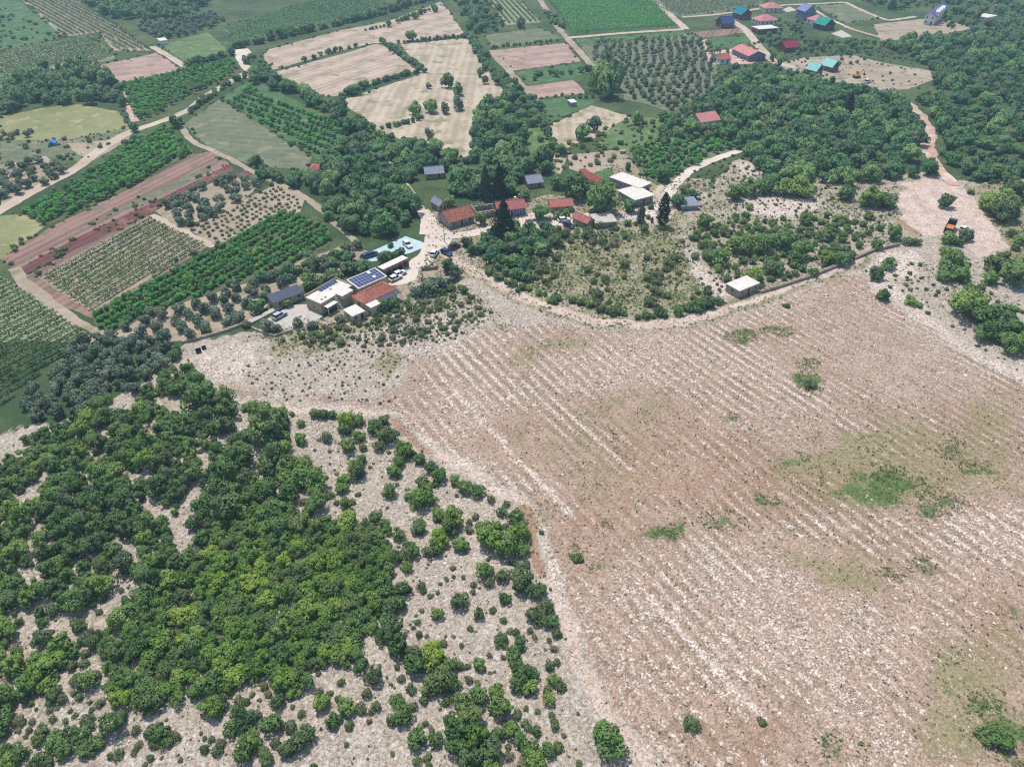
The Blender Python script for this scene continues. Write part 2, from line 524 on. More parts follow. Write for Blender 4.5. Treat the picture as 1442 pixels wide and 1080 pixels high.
# boundary track between the wood and the field
TRACK = [(360, 570), (400, 574), (450, 577), (500, 578), (545, 584), (570, 603), (605, 632), (650, 660), (700, 690), (738, 706), (752, 735), (762, 780), (790, 850), (815, 930), (850, 1000), (900, 1070), (930, 1110)]
paint_line(TRACK, 1.8, 1.0, white=0.55, rows=0, bare=0.6, red=0.4)
paint_line([(545, 590), (560, 600), (580, 618), (600, 636)], 1.0, 0.8, red=0.9, white=0.1, bare=0)
paint_line([(741, 718), (748, 745), (757, 785), (768, 805)], 1.3, 0.7, red=1.0, white=0.0, bare=0)
paint_line([(775, 815), (800, 880), (830, 945), (870, 1020), (910, 1085)], 0.9, 0.8, red=0.6, white=0.25)
for ln, v in (([(645, 556), (700, 615), (760, 680), (800, 726)], 0.98), ([(921, 851), (985, 915), (1071, 1005)], 0.98), ([(590, 612), (640, 648), (695, 686), (730, 700)], 0.95), ([(765, 745), (775, 790), (800, 850)], 0.9), ([(780, 560), (830, 612), (880, 660)], 0.85), ([(980, 772), (1080, 868), (1183, 963)], 0.85)):
    paint_line(ln, 0.9, 0.9, white=v * 0.86, red=0, dry=0)
# farm slope, scrub hill, terraces
paint([(300, 510), (370, 468), (430, 452), (560, 445), (640, 395), (700, 440), (720, 462), (600, 478), (480, 488), (380, 490)], 3.0, dry=0.7, white=0.34, rows=0)
paint([(420, 470), (520, 455), (600, 415), (650, 400), (660, 430), (580, 455), (480, 476)], 3.0, wood=0.5)
paint([(480, 470), (560, 450), (660, 430), (700, 450), (640, 490), (560, 495)], 3.0, white=0.66, dry=0.3)
paint([(262, 500), (300, 480), (370, 485), (365, 515), (330, 530), (290, 528)], 2.0, white=0.85, bare=0.5, dry=0)
paint([(650, 350), (700, 325), (960, 320), (985, 380), (1012, 424), (960, 440), (900, 447), (830, 438), (770, 415), (700, 388)], 2.5, dry=0.7, white=0.32, green=0.46)
paint([(650, 350), (700, 325), (760, 325), (790, 345), (750, 390), (700, 385)], 4.0, wood=0.55)
paint([(960, 318), (1000, 262), (1040, 225), (1100, 245), (1255, 258), (1262, 330), (1190, 362), (1060, 410), (1012, 424)], 2.5, dry=0.55, white=0.38)
paint([(1040, 288), (1080, 278), (1155, 282), (1150, 300), (1100, 308), (1050, 300)], 2.0, white=0.9, dry=0)
paint([(1040, 232), (1090, 218), (1098, 240), (1050, 252)], 2.0, white=0.85, dry=0)
paint([(970, 350), (985, 365), (1030, 415), (1010, 424), (985, 395)], 1.5, white=0.95, dry=0)
paint([(1200, 365), (1280, 350), (1320, 375), (1260, 400), (1330, 460), (1442, 525), (1442, 545), (1330, 475), (1250, 420)], 2.0, white=0.98, rows=0, dry=0)
paint([(1290, 360), (1442, 380), (1442, 510), (1360, 470), (1300, 410)], 3.0, dry=0.3, white=0.4, rows=0)
T1 = [(618, 345), (650, 372), (690, 394), (735, 418), (790, 440), (840, 452), (900, 458), (960, 452), (1010, 441), (1060, 424), (1110, 404), (1180, 380), (1215, 366)]
paint_line(T1, 3.6, 1.6, bare=0.35, dry=0.75, white=0.2, rows=0, wood=0)
paint_line(T1[:9], 2.2, 1.0, bare=0.6, dry=0.75, red=0.35, white=0.12)
paint_line([(680, 386), (740, 418), (790, 438), (840, 450), (900, 456)], 0.6, 0.5, bare=0.95, dry=0.2)
paint_line(T1[6:], 1.2, 0.8, bare=0.7, red=0.35, dry=0.2)
QUARRY = [(1262, 282), (1272, 258), (1300, 249), (1342, 258), (1362, 285), (1384, 310), (1412, 350), (1400, 361), (1370, 359), (1366, 342), (1330, 333), (1290, 330), (1264, 314)]
paint([(1360, 262), (1442, 255), (1500, 260), (1500, 400), (1420, 380), (1390, 300)], 3.0, dry=0.75, white=0.2, grass=0)
paint([(1240, 250), (1300, 240), (1290, 340), (1220, 350), (1190, 300)], 3.0, dry=0.5, white=0.3, grass=0)
paint(QUARRY, 1.2, grass=0, bare=1.0, white=0.12, dry=0, wood=0, red=0.22)
paint_line([(1345, 262), (1372, 300), (1405, 345)], 3.0, 1.2, bare=1.0, dry=0, white=0.3, grass=0, red=0)
paint([(1266, 276), (1276, 258), (1330, 258), (1346, 272), (1310, 284)], 2.0, red=0.75)
paint([(1258, 300), (1266, 310), (1300, 328), (1290, 333), (1256, 316)], 1.5, red=0.8, bare=0.3)
paint([(600, 300), (690, 286), (830, 268), (870, 215), (960, 250), (1000, 250), (960, 322), (760, 322), (640, 350), (606, 345)], 4.0, grass=0.25, dry=0.7, white=0.2)
paint([(600, 352), (640, 348), (655, 372), (620, 400), (590, 400), (570, 420), (540, 450), (500, 460), (470, 460), (520, 430), (580, 400)], 2.0, grass=0.0, dry=0.6, white=0.25)
# near stony slope between the bushes
paint([(420, 590), (540, 590), (640, 665), (735, 720), (770, 830), (795, 930), (800, 1100), (0, 1100), (0, 1040), (280, 1010), (480, 960), (560, 880), (560, 760), (480, 690), (410, 640)], 3.0, white=0.34, rows=0)
paint([(630, 690), (720, 720), (760, 820), (790, 920), (660, 900), (590, 830), (560, 780)], 4.0, white=0.44)
for cx, cy, rx, ry in ((450, 700, 60, 24), (560, 905, 20, 16), (600, 1010, 14, 20), (170, 1000, 30, 14), (225, 720, 30, 18), (40, 640, 20, 16), (150, 850, 20, 10)):
    paint(ell(cx, cy, rx, ry), 2.0, red=0.4, white=0.15)
WOOD = [(0, 645), (70, 605), (120, 588), (205, 552), (245, 520), (262, 505), (290, 545), (330, 570), (400, 585), (412, 640), (450, 675), (415, 690), (440, 735), (520, 740), (545, 800), (540, 880), (470, 930),
        (345, 950), (275, 985), (200, 1000), (160, 930), (100, 935), (50, 1000), (0, 1060), (-200, 1080), (-200, 650)]
paint(WOOD, 3.0, wood=0.38)
BARES = [[(195, 706), (215, 700), (245, 724), (236, 736), (222, 734)], [(0, 632), (24, 622), (26, 645), (0, 655)], [(218, 563), (266, 558), (264, 574), (224, 576)], [(200, 596), (222, 592), (218, 614), (202, 610)],
         [(0, 590), (20, 592), (18, 606), (0, 608)], [(355, 586), (362, 596), (325, 622), (298, 640), (299, 655), (278, 690), (262, 722), (252, 716), (268, 690), (286, 650), (284, 632), (315, 612)],
         [(430, 592), (475, 590), (474, 640), (492, 655), (484, 672), (458, 670), (430, 652), (412, 642), (412, 622)], [(515, 640), (545, 660), (545, 715), (520, 712), (508, 690)],
         [(410, 692), (428, 690), (428, 730), (416, 730)], [(30, 900), (60, 905), (60, 920), (30, 918)], [(125, 918), (140, 914), (150, 940), (140, 945)], [(85, 950), (100, 945), (110, 968), (145, 975), (145, 1005), (100, 1020), (60, 1010), (30, 1000), (32, 985), (60, 990)],
         [(10, 1022), (22, 1022), (40, 1045), (10, 1048)], [(345, 955), (375, 958), (375, 995), (348, 985)], [(430, 945), (470, 940), (500, 960), (495, 1000), (440, 1010), (420, 985)],
         [(505, 895), (525, 898), (540, 930), (520, 930)], [(152, 818), (185, 806), (198, 832), (168, 845)], [(260, 740), (275, 745), (270, 790), (255, 780)], [(145, 605), (160, 605), (158, 628), (148, 626)],
         [(34, 757), (50, 750), (70, 815), (56, 822)], [(34, 862), (52, 858), (58, 895), (40, 900)], [(240, 738), (262, 715), (290, 690), (300, 700), (270, 745), (262, 785), (246, 772)], [(380, 640), (395, 640), (398, 668), (384, 670)], [(185, 775), (200, 772), (200, 795), (186, 795)]]
for b in BARES:
    paint(b, 1.0, wood=0.0, red=0.18)
# yard and bank beside the farm
VW = np.stack([GXf, GYf, terr(GXf, GYf) + (vnoise(GXf, GYf, 1.7) - 0.5) * 0.25 * (1 - sstep(100, 150, GYf)) * sstep(-200, 0, GYf)], 1)
ny, nx_ = GX.shape
ii = np.arange(ny * nx_).reshape(ny, nx_)
GF = np.stack([ii[:-1, :-1].ravel(), ii[:-1, 1:].ravel(), ii[1:, 1:].ravel(), ii[1:, :-1].ravel()], 1)
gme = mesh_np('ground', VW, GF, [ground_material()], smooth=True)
for nm, sl_ in (('m1', slice(0, 4)), ('m2', slice(4, 8))):
    at = gme.attributes.new(nm, 'FLOAT_COLOR', 'POINT')
    at.data.foreach_set('color', MASK[:, sl_].astype(np.float32).ravel())
ground = link('ground', gme)
ground['kind'] = 'structure'

def mask_at(ch, x, y):
    i = np.clip(np.searchsorted(gx, x) - 1, 0, len(gx) - 2); j = np.clip(np.searchsorted(gy, y) - 1, 0, len(gy) - 2)
    return MASK[j * nx_ + i, CH[ch]]

# ------------------------------------------------------------------ field sheets and roads
_sheet = [0]
MARGINS = []
ROADS = []
def ragged(g, step=2.5, amp=0.5):
    out = []
    n = len(g)
    for i in range(n):
        a, b = g[i], g[(i + 1) % n]
        L = np.hypot(*(b - a)); k = max(1, int(L / step))
        for t in range(k):
            q = a + (b - a) * t / k
            out.append(q + (np.array([vnoise(q[0], q[1], 3.1), vnoise(q[0] + 40, q[1] + 9, 3.1)]) - 0.5) * 2 * amp)
    return out

def sheet(name, poly, mat, z=0.0, amp=0.6, world_pts=False):
    g = np.array(poly) if world_pts else PP(poly)
    r = ragged(g, 2.5, amp)
    if name in ('meadow', 'field', 'vineyard_floor', 'orchard_floor', 'olive_grove_floor', 'green_field', 'garden'):
        MARGINS.append(g)
    _sheet[0] += 1
    zz = 0.02 + z + _sheet[0] * 0.0006
    me = bpy.data.meshes.new(name)
    me.from_pydata([(q[0], q[1], zz) for q in r], [], [tuple(range(len(r)))])
    me.materials.append(mat)
    me.update()
    if me.polygons[0].normal.z < 0:
        me.flip_normals()
    o = link(name, me)
    o['kind'] = 'structure'
    return o

def ribbon(name, pts, width, mat, z=0.0, amp=0.5):
    g = PP(pts)
    # resample
    q = [g[0]]
    for a, b in zip(g[:-1], g[1:]):
        k = max(1, int(np.hypot(*(b - a)) / 2.0))
        q += [a + (b - a) * (t + 1) / k for t in range(k)]
    q = np.array(q)
    for _ in range(6):
        q[1:-1] = 0.25 * q[:-2] + 0.5 * q[1:-1] + 0.25 * q[2:]
    d = np.gradient(q, axis=0); d /= np.hypot(d[:, 0], d[:, 1])[:, None] + 1e-9
    nn = np.stack([-d[:, 1], d[:, 0]], 1)
    wl = np.interp(np.linspace(0, 1, len(q)), np.linspace(0, 1, len(np.atleast_1d(width))), np.atleast_1d(width)) / 2
    j1 = (vnoise(q[:, 0], q[:, 1], 2.7) - 0.5) * 2 * amp; j2 = (vnoise(q[:, 0] + 50, q[:, 1], 2.7) - 0.5) * 2 * amp
    Lp = q + nn * (wl + j1)[:, None]; Rp = q - nn * (wl + j2)[:, None]
    ROADS.append((q, float(wl.max()) + 1.0))
    _sheet[0] += 1
    zz = 0.075 + z + _sheet[0] * 0.0006
    V = np.concatenate([np.c_[Rp, terr(Rp[:, 0], Rp[:, 1]) + zz], np.c_[Lp, terr(Lp[:, 0], Lp[:, 1]) + zz]])
    n = len(q)
    F = np.array([(i, i + 1, i + 1 + n, i + n) for i in range(n - 1)])
    o = link(name, mesh_np(name, V, F, [mat]))
    o['kind'] = 'structure'
    return o

def fieldmat(name, c1, c2, ang=None, sp=3.0, amt=0.5, c3=None, blotch=0.06, fine=0.8):
    m = NT(name)
    nb = m.noise(blotch, 4, 0.65); nf = m.noise(fine, 5, 0.7)
    f = m.math('ADD', m.math('MULTIPLY', m.math('SUBTRACT', nb, 0.5), 1.2), m.math('MULTIPLY', m.math('SUBTRACT', nf, 0.5), 0.9))
    f = m.math('ADD', f, 0.5)
    if ang is not None:
        xyz = m.sep(m.pos)
        u = m.math('ADD', m.math('MULTIPLY', xyz[0], -math.sin(ang)), m.math('MULTIPLY', xyz[1], math.cos(ang)))
        u = m.math('ADD', u, m.math('MULTIPLY', nb, 1.5))
        w = m.math('SINE', m.math('MULTIPLY', u, 2 * math.pi / sp))
        w2 = m.math('SINE', m.math('MULTIPLY', u, 2 * math.pi / (sp * 3.7)))
        f = m.math('ADD', f, m.math('MULTIPLY', m.math('ADD', w, w2), amt * 0.3))
    c = m.mix(m.ramp(f, 0.2, 0.8), c1, c2)
    if c3:
        c = m.mix(m.ramp(m.noise(0.11, 3, 0.6), 0.53, 0.68), c, c3)
    m.bump(nf, 0.4, 0.15)
    return m.color(c)

def gang(a, b):
    d = P(*b) - P(*a)
    return math.atan2(d[1], d[0])

A_STRIP = gang((53, 390), (207, 307))
M = {}
M['stubble'] = fieldmat('stubble', lin(192, 172, 152), lin(160, 139, 122), gang((480, 140), (560, 110)), 4.0, 0.4, lin(142, 134, 106), 0.09)
M['stubble2'] = fieldmat('stubble_mown', lin(192, 176, 154), lin(160, 146, 122), gang((665, 160), (655, 215)), 4.0, 0.35, lin(138, 132, 100), 0.1)
M['pinksoil'] = fieldmat('tilled_soil', lin(182, 154, 140), lin(152, 126, 114), gang((720, 98), (810, 88)), 3.0, 0.3, lin(140, 122, 100))
M['redsoil'] = fieldmat('red_soil', lin(124, 78, 76), lin(100, 64, 62), A_STRIP, 2.4, 0.6, lin(134, 96, 90))
M['redstrip'] = fieldmat('red_strip', lin(150, 120, 106), lin(122, 98, 88), A_STRIP, 3.2, 0.9, lin(112, 112, 88))
M['vinesoil'] = fieldmat('vineyard_soil', lin(168, 150, 130), lin(144, 134, 106), None, c3=lin(128, 126, 92))
M['vinegrass'] = fieldmat('vineyard_grass', lin(148, 152, 116), lin(124, 134, 96), None, c3=lin(158, 148, 118))
M['meadow'] = fieldmat('meadow', lin(108, 128, 80), lin(82, 106, 62), None, c3=lin(132, 136, 92), blotch=0.12)
M['drymeadow'] = fieldmat('dry_meadow', lin(146, 144, 100), lin(118, 124, 80), None, c3=lin(166, 150, 116))
M['fallow'] = fieldmat('fallow', lin(118, 122, 94), lin(96, 106, 78), gang((300, 213), (440, 225)), 5.0, 0.25, lin(136, 130, 104), 0.12)
M['brightgrass'] = fieldmat('bright_grass', lin(88, 118, 74), lin(64, 94, 58), None, c3=lin(108, 120, 80), blotch=0.12)
M['dgreen'] = fieldmat('green_crop', lin(46, 88, 50), lin(58, 100, 56), gang((860, 20), (940, 30)), 3.0, 0.5)
M['orchardsoil'] = fieldmat('orchard_floor', lin(98, 104, 70), lin(80, 90, 58), None, c3=lin(126, 116, 90))
M['palesoil'] = fieldmat('pale_soil', lin(176, 160, 140), lin(150, 134, 114), None, c3=lin(128, 122, 92))
M['dirt'] = fieldmat('dirt_road', lin(200, 182, 162), lin(172, 152, 132), None, fine=1.6, c3=lin(184, 168, 146))
M['dirtred'] = fieldmat('red_dirt_road', lin(202, 172, 154), lin(172, 138, 120), None, fine=1.2, c3=lin(216, 198, 182), blotch=0.2)
M['dirtwhite'] = fieldmat('gravel_road', lin(218, 204, 190), lin(196, 180, 164), None, fine=2.0, c3=lin(204, 186, 168))
M['track'] = fieldmat('farm_track', lin(190, 168, 144), lin(160, 138, 112), None, fine=2.0, c3=lin(146, 134, 100), blotch=0.2)
M['concrete'] = plain('concrete', lin(196, 188, 176), 0.9, 0.2, 0.8)
M['turquoise'] = fieldmat('turquoise_concrete', lin(166, 194, 194), lin(186, 204, 204), None, fine=1.0, c3=lin(200, 206, 204), blotch=0.3)

def build_fields():
    S = sheet
    # far left
    S('meadow', [(0, 0), (28, 0), (90, 52), (0, 76)], M['brightgrass'])
    S('vineyard_floor', [(30, 0), (108, 0), (170, 40), (213, 72), (160, 72), (140, 46), (90, 53)], M['vinesoil'])
    S('vineyard_floor', [(0, 72), (126, 49), (163, 82), (128, 93), (95, 89), (0, 126)], M['vinegrass'])
    S('field', [(137, 93), (220, 75), (257, 98), (173, 119)], M['pinksoil'])
    S('orchard_floor', [(173, 119), (326, 83), (338, 101), (293, 125), (200, 171), (186, 160)], M['orchardsoil'])
    S('meadow', [(223, 64), (293, 46), (322, 72), (263, 88)], M['meadow'])
    S('vineyard_floor', [(313, 40), (400, 13), (470, -10), (560, -10), (530, 15), (480, 28), (337, 63)], M['brightgrass'])
    S('field', [(367, 80), (380, 70), (480, 43), (547, 30), (620, 3), (632, 15), (655, 50), (563, 62), (527, 61), (480, 72), (385, 99)], M['stubble'])
    S('field', [(387, 102), (480, 77), (530, 62), (543, 66), (587, 100), (550, 109), (480, 135), (440, 138)], M['stubble'])
    S('field', [(563, 63), (665, 53), (688, 87), (722, 133), (718, 144), (672, 150), (668, 224), (630, 218), (535, 187), (480, 142), (590, 106), (592, 98)], M['stubble2'])
    S('meadow', [(0, 164), (100, 146), (167, 157), (183, 181), (150, 200), (0, 197)], M['drymeadow'])
    S('meadow', [(0, 198), (90, 198), (187, 180), (185, 195), (127, 230), (70, 222), (0, 230)], M['fallow'])
    S('field', [(88, 203), (150, 198), (187, 180), (185, 196), (127, 228)], M['palesoil'])
    S('olive_grove_floor', [(0, 232), (65, 221), (97, 243), (60, 268), (0, 290)], M['palesoil'])
    S('orchard_floor', [(33, 302), (110, 257), (187, 197), (233, 180), (267, 207), (273, 218), (240, 232), (180, 267), (127, 290), (80, 312), (60, 318)], M['orchardsoil'])
    S('field', [(0, 363), (90, 310), (180, 267), (273, 217), (300, 213), (330, 238), (213, 293), (25, 384)], M['redstrip'])
    S('field', [(22, 381), (110, 334), (205, 290), (322, 232), (331, 239), (213, 300), (125, 342), (32, 389)], M['redsoil'], 0.006, 0.3)
    S('field', [(120, 318), (268, 246), (296, 235), (300, 240), (200, 287)], M['fallow'], 0.006, 0.3)
    S('field', [(322, 251), (345, 240), (356, 246), (331, 263)], M['redsoil'])
    S('vineyard_floor', [(32, 390), (207, 302), (300, 345), (128, 448), (60, 420)], M['redstrip'])
    S('vineyard_floor', [(53, 390), (207, 306), (292, 347), (127, 441)], M['vinesoil'], 0.006)
    S('olive_grove_floor', [(217, 297), (300, 257), (333, 250), (370, 258), (333, 290), (280, 318), (250, 321)], M['palesoil'])
    S('field', [(277, 317), (333, 287), (390, 258), (430, 280), (424, 298), (307, 345), (235, 312)], M['palesoil'])
    S('orchard_floor', [(127, 444), (300, 353), (400, 296), (458, 317), (468, 340), (433, 364), (367, 391), (287, 418), (200, 448), (157, 471), (138, 463)], M['orchardsoil'])
    S('olive_grove_floor', [(160, 471), (207, 444), (287, 418), (383, 388), (433, 363), (490, 345), (520, 355), (480, 385), (427, 400), (383, 425), (340, 460), (267, 480), (180, 482)], M['palesoil'])
    S('vineyard_floor', [(-60, 370), (0, 387), (30, 407), (67, 433), (100, 457), (122, 470), (90, 503), (0, 580), (-80, 610)], M['vinegrass'])
    S('field', [(-60, 640), (-40, 600), (0, 578), (90, 503), (122, 472), (142, 474), (108, 498), (75, 535), (38, 560), (0, 604)], M['palesoil'])
    S('field', [(258, 175), (310, 140), (440, 222), (432, 241), (360, 234), (300, 213)], M['fallow'])
    S('orchard_floor', [(312, 138), (350, 114), (370, 118), (480, 176), (508, 206), (490, 224), (446, 224)], M['brightgrass'])
    # top middle
    S('vineyard_floor', [(683, -5), (727, -5), (761, 32), (713, 36)], M['vinegrass'])
    S('green_field', [(767, -10), (915, -10), (953, 37), (807, 47)], M['dgreen'])
    S('field', [(690, 72), (797, 61), (818, 87), (722, 100)], M['pinksoil'])
    S('field', [(683, 50), (760, 40), (795, 54), (694, 69)], M['fallow'])
    S('field', [(743, 122), (807, 113), (827, 132), (757, 139)], M['pinksoil'])
    S('garden', [(757, 141), (832, 134), (838, 144), (775, 174)], M['brightgrass'])
    S('garden', [(726, 102), (818, 90), (838, 100), (800, 112), (742, 120)], M['brightgrass'])
    S('olive_grove_floor', [(812, 56), (960, 46), (1012, 62), (1008, 132), (960, 166), (910, 146), (880, 141), (833, 88)], M['fallow'])
    S('field', [(773, 177), (833, 149), (888, 164), (880, 181), (806, 205), (788, 245), (780, 245)], M['stubble2'])
    S('meadow', [(860, 178), (890, 166), (935, 166), (932, 200), (880, 215), (840, 205)], M['meadow'])
    S('meadow', [(735, 168), (775, 172), (780, 235), (735, 222)], M['meadow'])
    S('field', [(800, 218), (880, 210), (890, 235), (830, 246), (800, 238)], M['palesoil'])
    S('garden', [(836, 243), (862, 236), (868, 258), (845, 262)], M['brightgrass'])
    S('field', [(880, 215), (960, 190), (1052, 206), (975, 238), (925, 262), (895, 236)], M['fallow'])
    # hamlet plots
    S('vineyard_floor', [(900, -12), (1095, -12), (1070, 8), (1015, 18), (960, 24), (935, 18)], M['fallow'])
    S('field', [(974, 46), (1046, 39), (1051, 47), (990, 54)], M['redstrip'])
    S('green_field', [(997, 56), (1052, 50), (1066, 64), (1002, 69)], M['brightgrass'])
    S('yard', [(988, 58), (995, 55), (1006, 72), (1058, 66), (1066, 76), (1078, 82), (1060, 90), (1000, 92)], M['dirtred'])
    S('green_field', [(1145, 8), (1190, 6), (1240, 26), (1190, 34)], M['fallow'])
    S('meadow', [(-40, 330), (0, 304), (34, 303), (62, 320), (30, 345), (0, 366), (-40, 380)], M['drymeadow'])
    S('building_plot', [(1095, 90), (1130, 82), (1200, 78), (1240, 88), (1310, 100), (1316, 112), (1280, 126), (1220, 130), (1180, 116), (1120, 108)], M['palesoil'])
    S('building_plot', [(1230, 35), (1320, 25), (1370, 40), (1300, 55), (1240, 58)], M['palesoil'])
    S('concrete_slab', [(1170, 48), (1185, 43), (1200, 52), (1186, 54)], M['concrete'], 0.05, 0.0)
    S('concrete_slab', [(1102, 14), (1112, 10), (1122, 15), (1108, 18)], M['concrete'], 0.05, 0.0)
    # quarry on the right
    # village yards
    S('turquoise_yard', [(506, 362), (551, 342), (571, 333), (596, 342), (594, 350), (577, 357), (529, 368), (520, 369)], M['turquoise'], 0.02, 0.1)
    S('yard', [(596, 300), (612, 302), (618, 318), (640, 330), (632, 345), (612, 356), (608, 372), (590, 378), (584, 395), (562, 402), (545, 404), (556, 388), (575, 372), (590, 355), (598, 335)], M['dirtwhite'], 0.02)
    S('yard', [(618, 312), (680, 308), (690, 320), (640, 330), (622, 326)], M['palesoil'], 0.01)
    S('yard', [(690, 312), (750, 300), (830, 300), (830, 318), (760, 322), (700, 326)], M['dirtwhite'], 0.01)
    S('yard', [(855, 300), (900, 290), (925, 262), (945, 262), (955, 300), (930, 318), (880, 312)], M['dirt'], 0.01)
    S('yard', [(770, 284), (815, 284), (812, 300), (770, 300)], M['palesoil'], 0.005)
    S('farm_yard', [(372, 452), (410, 430), (437, 428), (455, 446), (440, 455), (425, 462), (395, 462)], M['concrete'], 0.02, 0.2)
    S('farm_yard', [(455, 450), (505, 420), (575, 398), (580, 412), (520, 450), (480, 462)], M['palesoil'], 0.005, 0.3)
    rb = ribbon
    rb('road', [(-40, 320), (0, 297), (60, 262), (100, 243), (140, 213), (182, 186), (230, 171), (268, 155), (292, 134), (330, 113), (350, 101)], [5, 5, 5, 4.5, 4.5, 4.5], M['dirt'])
    rb('road', [(337, 70), (346, 84), (353, 97), (358, 112)], [10, 9, 6], M['dirtwhite'])
    rb('road', [(214, 66), (235, 78), (258, 92), (264, 98)], 4, M['dirt'])
    rb('farm_track', [(255, 178), (270, 200), (320, 222), (370, 250), (402, 263), (440, 285), (470, 312), (500, 340)], 2.6, M['palesoil'])
    rb('farm_track', [(175, 128), (182, 152), (190, 172)], 3, M['dirtred'])
    rb('farm_track', [(20, 378), (36, 402), (70, 428), (104, 452), (148, 472)], [3, 3.5, 3.5, 3, 2.4], M['palesoil'])
    rb('farm_track', [(214, 303), (255, 325), (302, 348)], 2.5, M['dirt'])
    rb('lane', [(520, 188), (545, 222), (570, 258), (596, 296)], 2.0, M['dirt'])
    S('yard', [(593, 383), (617, 379), (620, 394), (594, 396)], M['palesoil'], 0.01, 0.1)
    rb('lane', [(596, 296), (604, 312), (606, 330)], [4, 6], M['dirtwhite'], 0.01)
    rb('lane', [(606, 332), (640, 334), (672, 328), (702, 320), (760, 316), (830, 312), (880, 308), (925, 302), (938, 285), (943, 268), (965, 245), (1000, 226), (1054, 209)], [4, 4, 4.5, 4.5, 4, 4, 3.5, 3.5], M['dirtwhite'])
    rb('farm_track', [(1276, 142), (1296, 160), (1308, 186), (1306, 212), (1318, 230), (1345, 262)], [2.5, 4, 5.5, 5.5, 3.5, 4], M['dirtred'], 0, 0.9)
    rb('farm_track', [(1306, 214), (1286, 212)], 4, M['dirtred'])
    rb('farm_track', [(690, 72), (720, 104), (755, 142), (760, 160)], 3.5, M['palesoil'])
    rb('farm_track', [(760, 0), (783, 36), (800, 56), (838, 98)], 4, M['palesoil'])
    rb('road', [(800, 54), (880, 47), (962, 42)], 4.5, M['dirt'])
    rb('road', [(918, -5), (940, 18), (966, 42)], 5, M['dirt'])
    rb('road', [(960, 25), (1000, 22), (1050, 16), (1100, 8), (1150, 6), (1190, 4)], 4, M['dirt'])
    rb('road', [(1024, 26), (1050, 42), (1070, 68), (1092, 90), (1120, 96)], 5, M['dirt'])
    rb('road', [(1190, 4), (1220, 18), (1250, 30), (1290, 24)], 3.5, M['dirt'])
    rb('farm_track', [(1140, 10), (1165, 26), (1200, 42), (1250, 56)], 3, M['dirtred'])
build_fields()

# ------------------------------------------------------------------ foliage prototypes
M['oak_leaf'] = leafmat('oak_leaves', lin(72, 106, 66), lin(136, 170, 96), lin(158, 182, 92), trans=0.4, accent_amt=0.18)
M['green_leaf'] = leafmat('bright_leaves', lin(82, 120, 56), lin(144, 178, 86), lin(164, 188, 84), trans=0.42, accent_amt=0.22)
M['shrub_leaf'] = leafmat('shrub_leaves', lin(74, 94, 60), lin(126, 146, 86), lin(140, 140, 102), accent_amt=0.2)
M['olive_leaf'] = leafmat('olive_leaves', lin(84, 108, 84), lin(134, 154, 126), lin(148, 158, 130), accent_amt=0.2)
M['fruit_leaf'] = leafmat('fruit_leaves', lin(64, 130, 58), lin(110, 180, 84), lin(124, 178, 84), trans=0.36, accent_amt=0.2)
M['wood_leaf'] = leafmat('hill_leaves', lin(62, 104, 70), lin(118, 162, 100), lin(142, 172, 104), trans=0.36, accent_amt=0.25)
M['conifer_leaf'] = leafmat('conifer_leaves', lin(26, 44, 32), lin(50, 70, 44), lin(44, 62, 46), trans=0.08)
M['lime_leaf'] = leafmat('lime_leaves', lin(100, 136, 40), lin(142, 172, 62), lin(150, 176, 70))
M['vine_leaf'] = leafmat('vine_leaves', lin(44, 80, 44), lin(80, 122, 64), lin(92, 126, 64))
M['weed_leaf'] = leafmat('weed_leaves', lin(70, 104, 42), lin(112, 146, 62), lin(120, 130, 70))
M['tuft_leaf'] = leafmat('tuft_leaves', lin(66, 72, 42), lin(112, 112, 66), lin(128, 118, 70), accent_amt=0.2)
M['scrub_leaf'] = leafmat('scrub_leaves', lin(84, 104, 62), lin(138, 146, 94), lin(156, 150, 102))
M['bark'] = plain('bark', lin(92, 78, 64), 0.95, 0.2, 4)

def quads(C, Nn, S, r, aspect=0.8):
    """leaf quads: centres, normals, half-sizes"""
    n = len(C)
    t = r.normal(size=(n, 3)); t -= (t * Nn).sum(1)[:, None] * Nn
    t /= np.linalg.norm(t, axis=1)[:, None] + 1e-9
    b = np.cross(Nn, t)
    S = np.asarray(S).reshape(-1, 1)
    V = np.stack([C + t * S, C + b * S * aspect, C - t * S * 0.9, C - b * S * aspect], 1).reshape(-1, 3)
    F = np.arange(4 * n).reshape(n, 4)
    return V, F

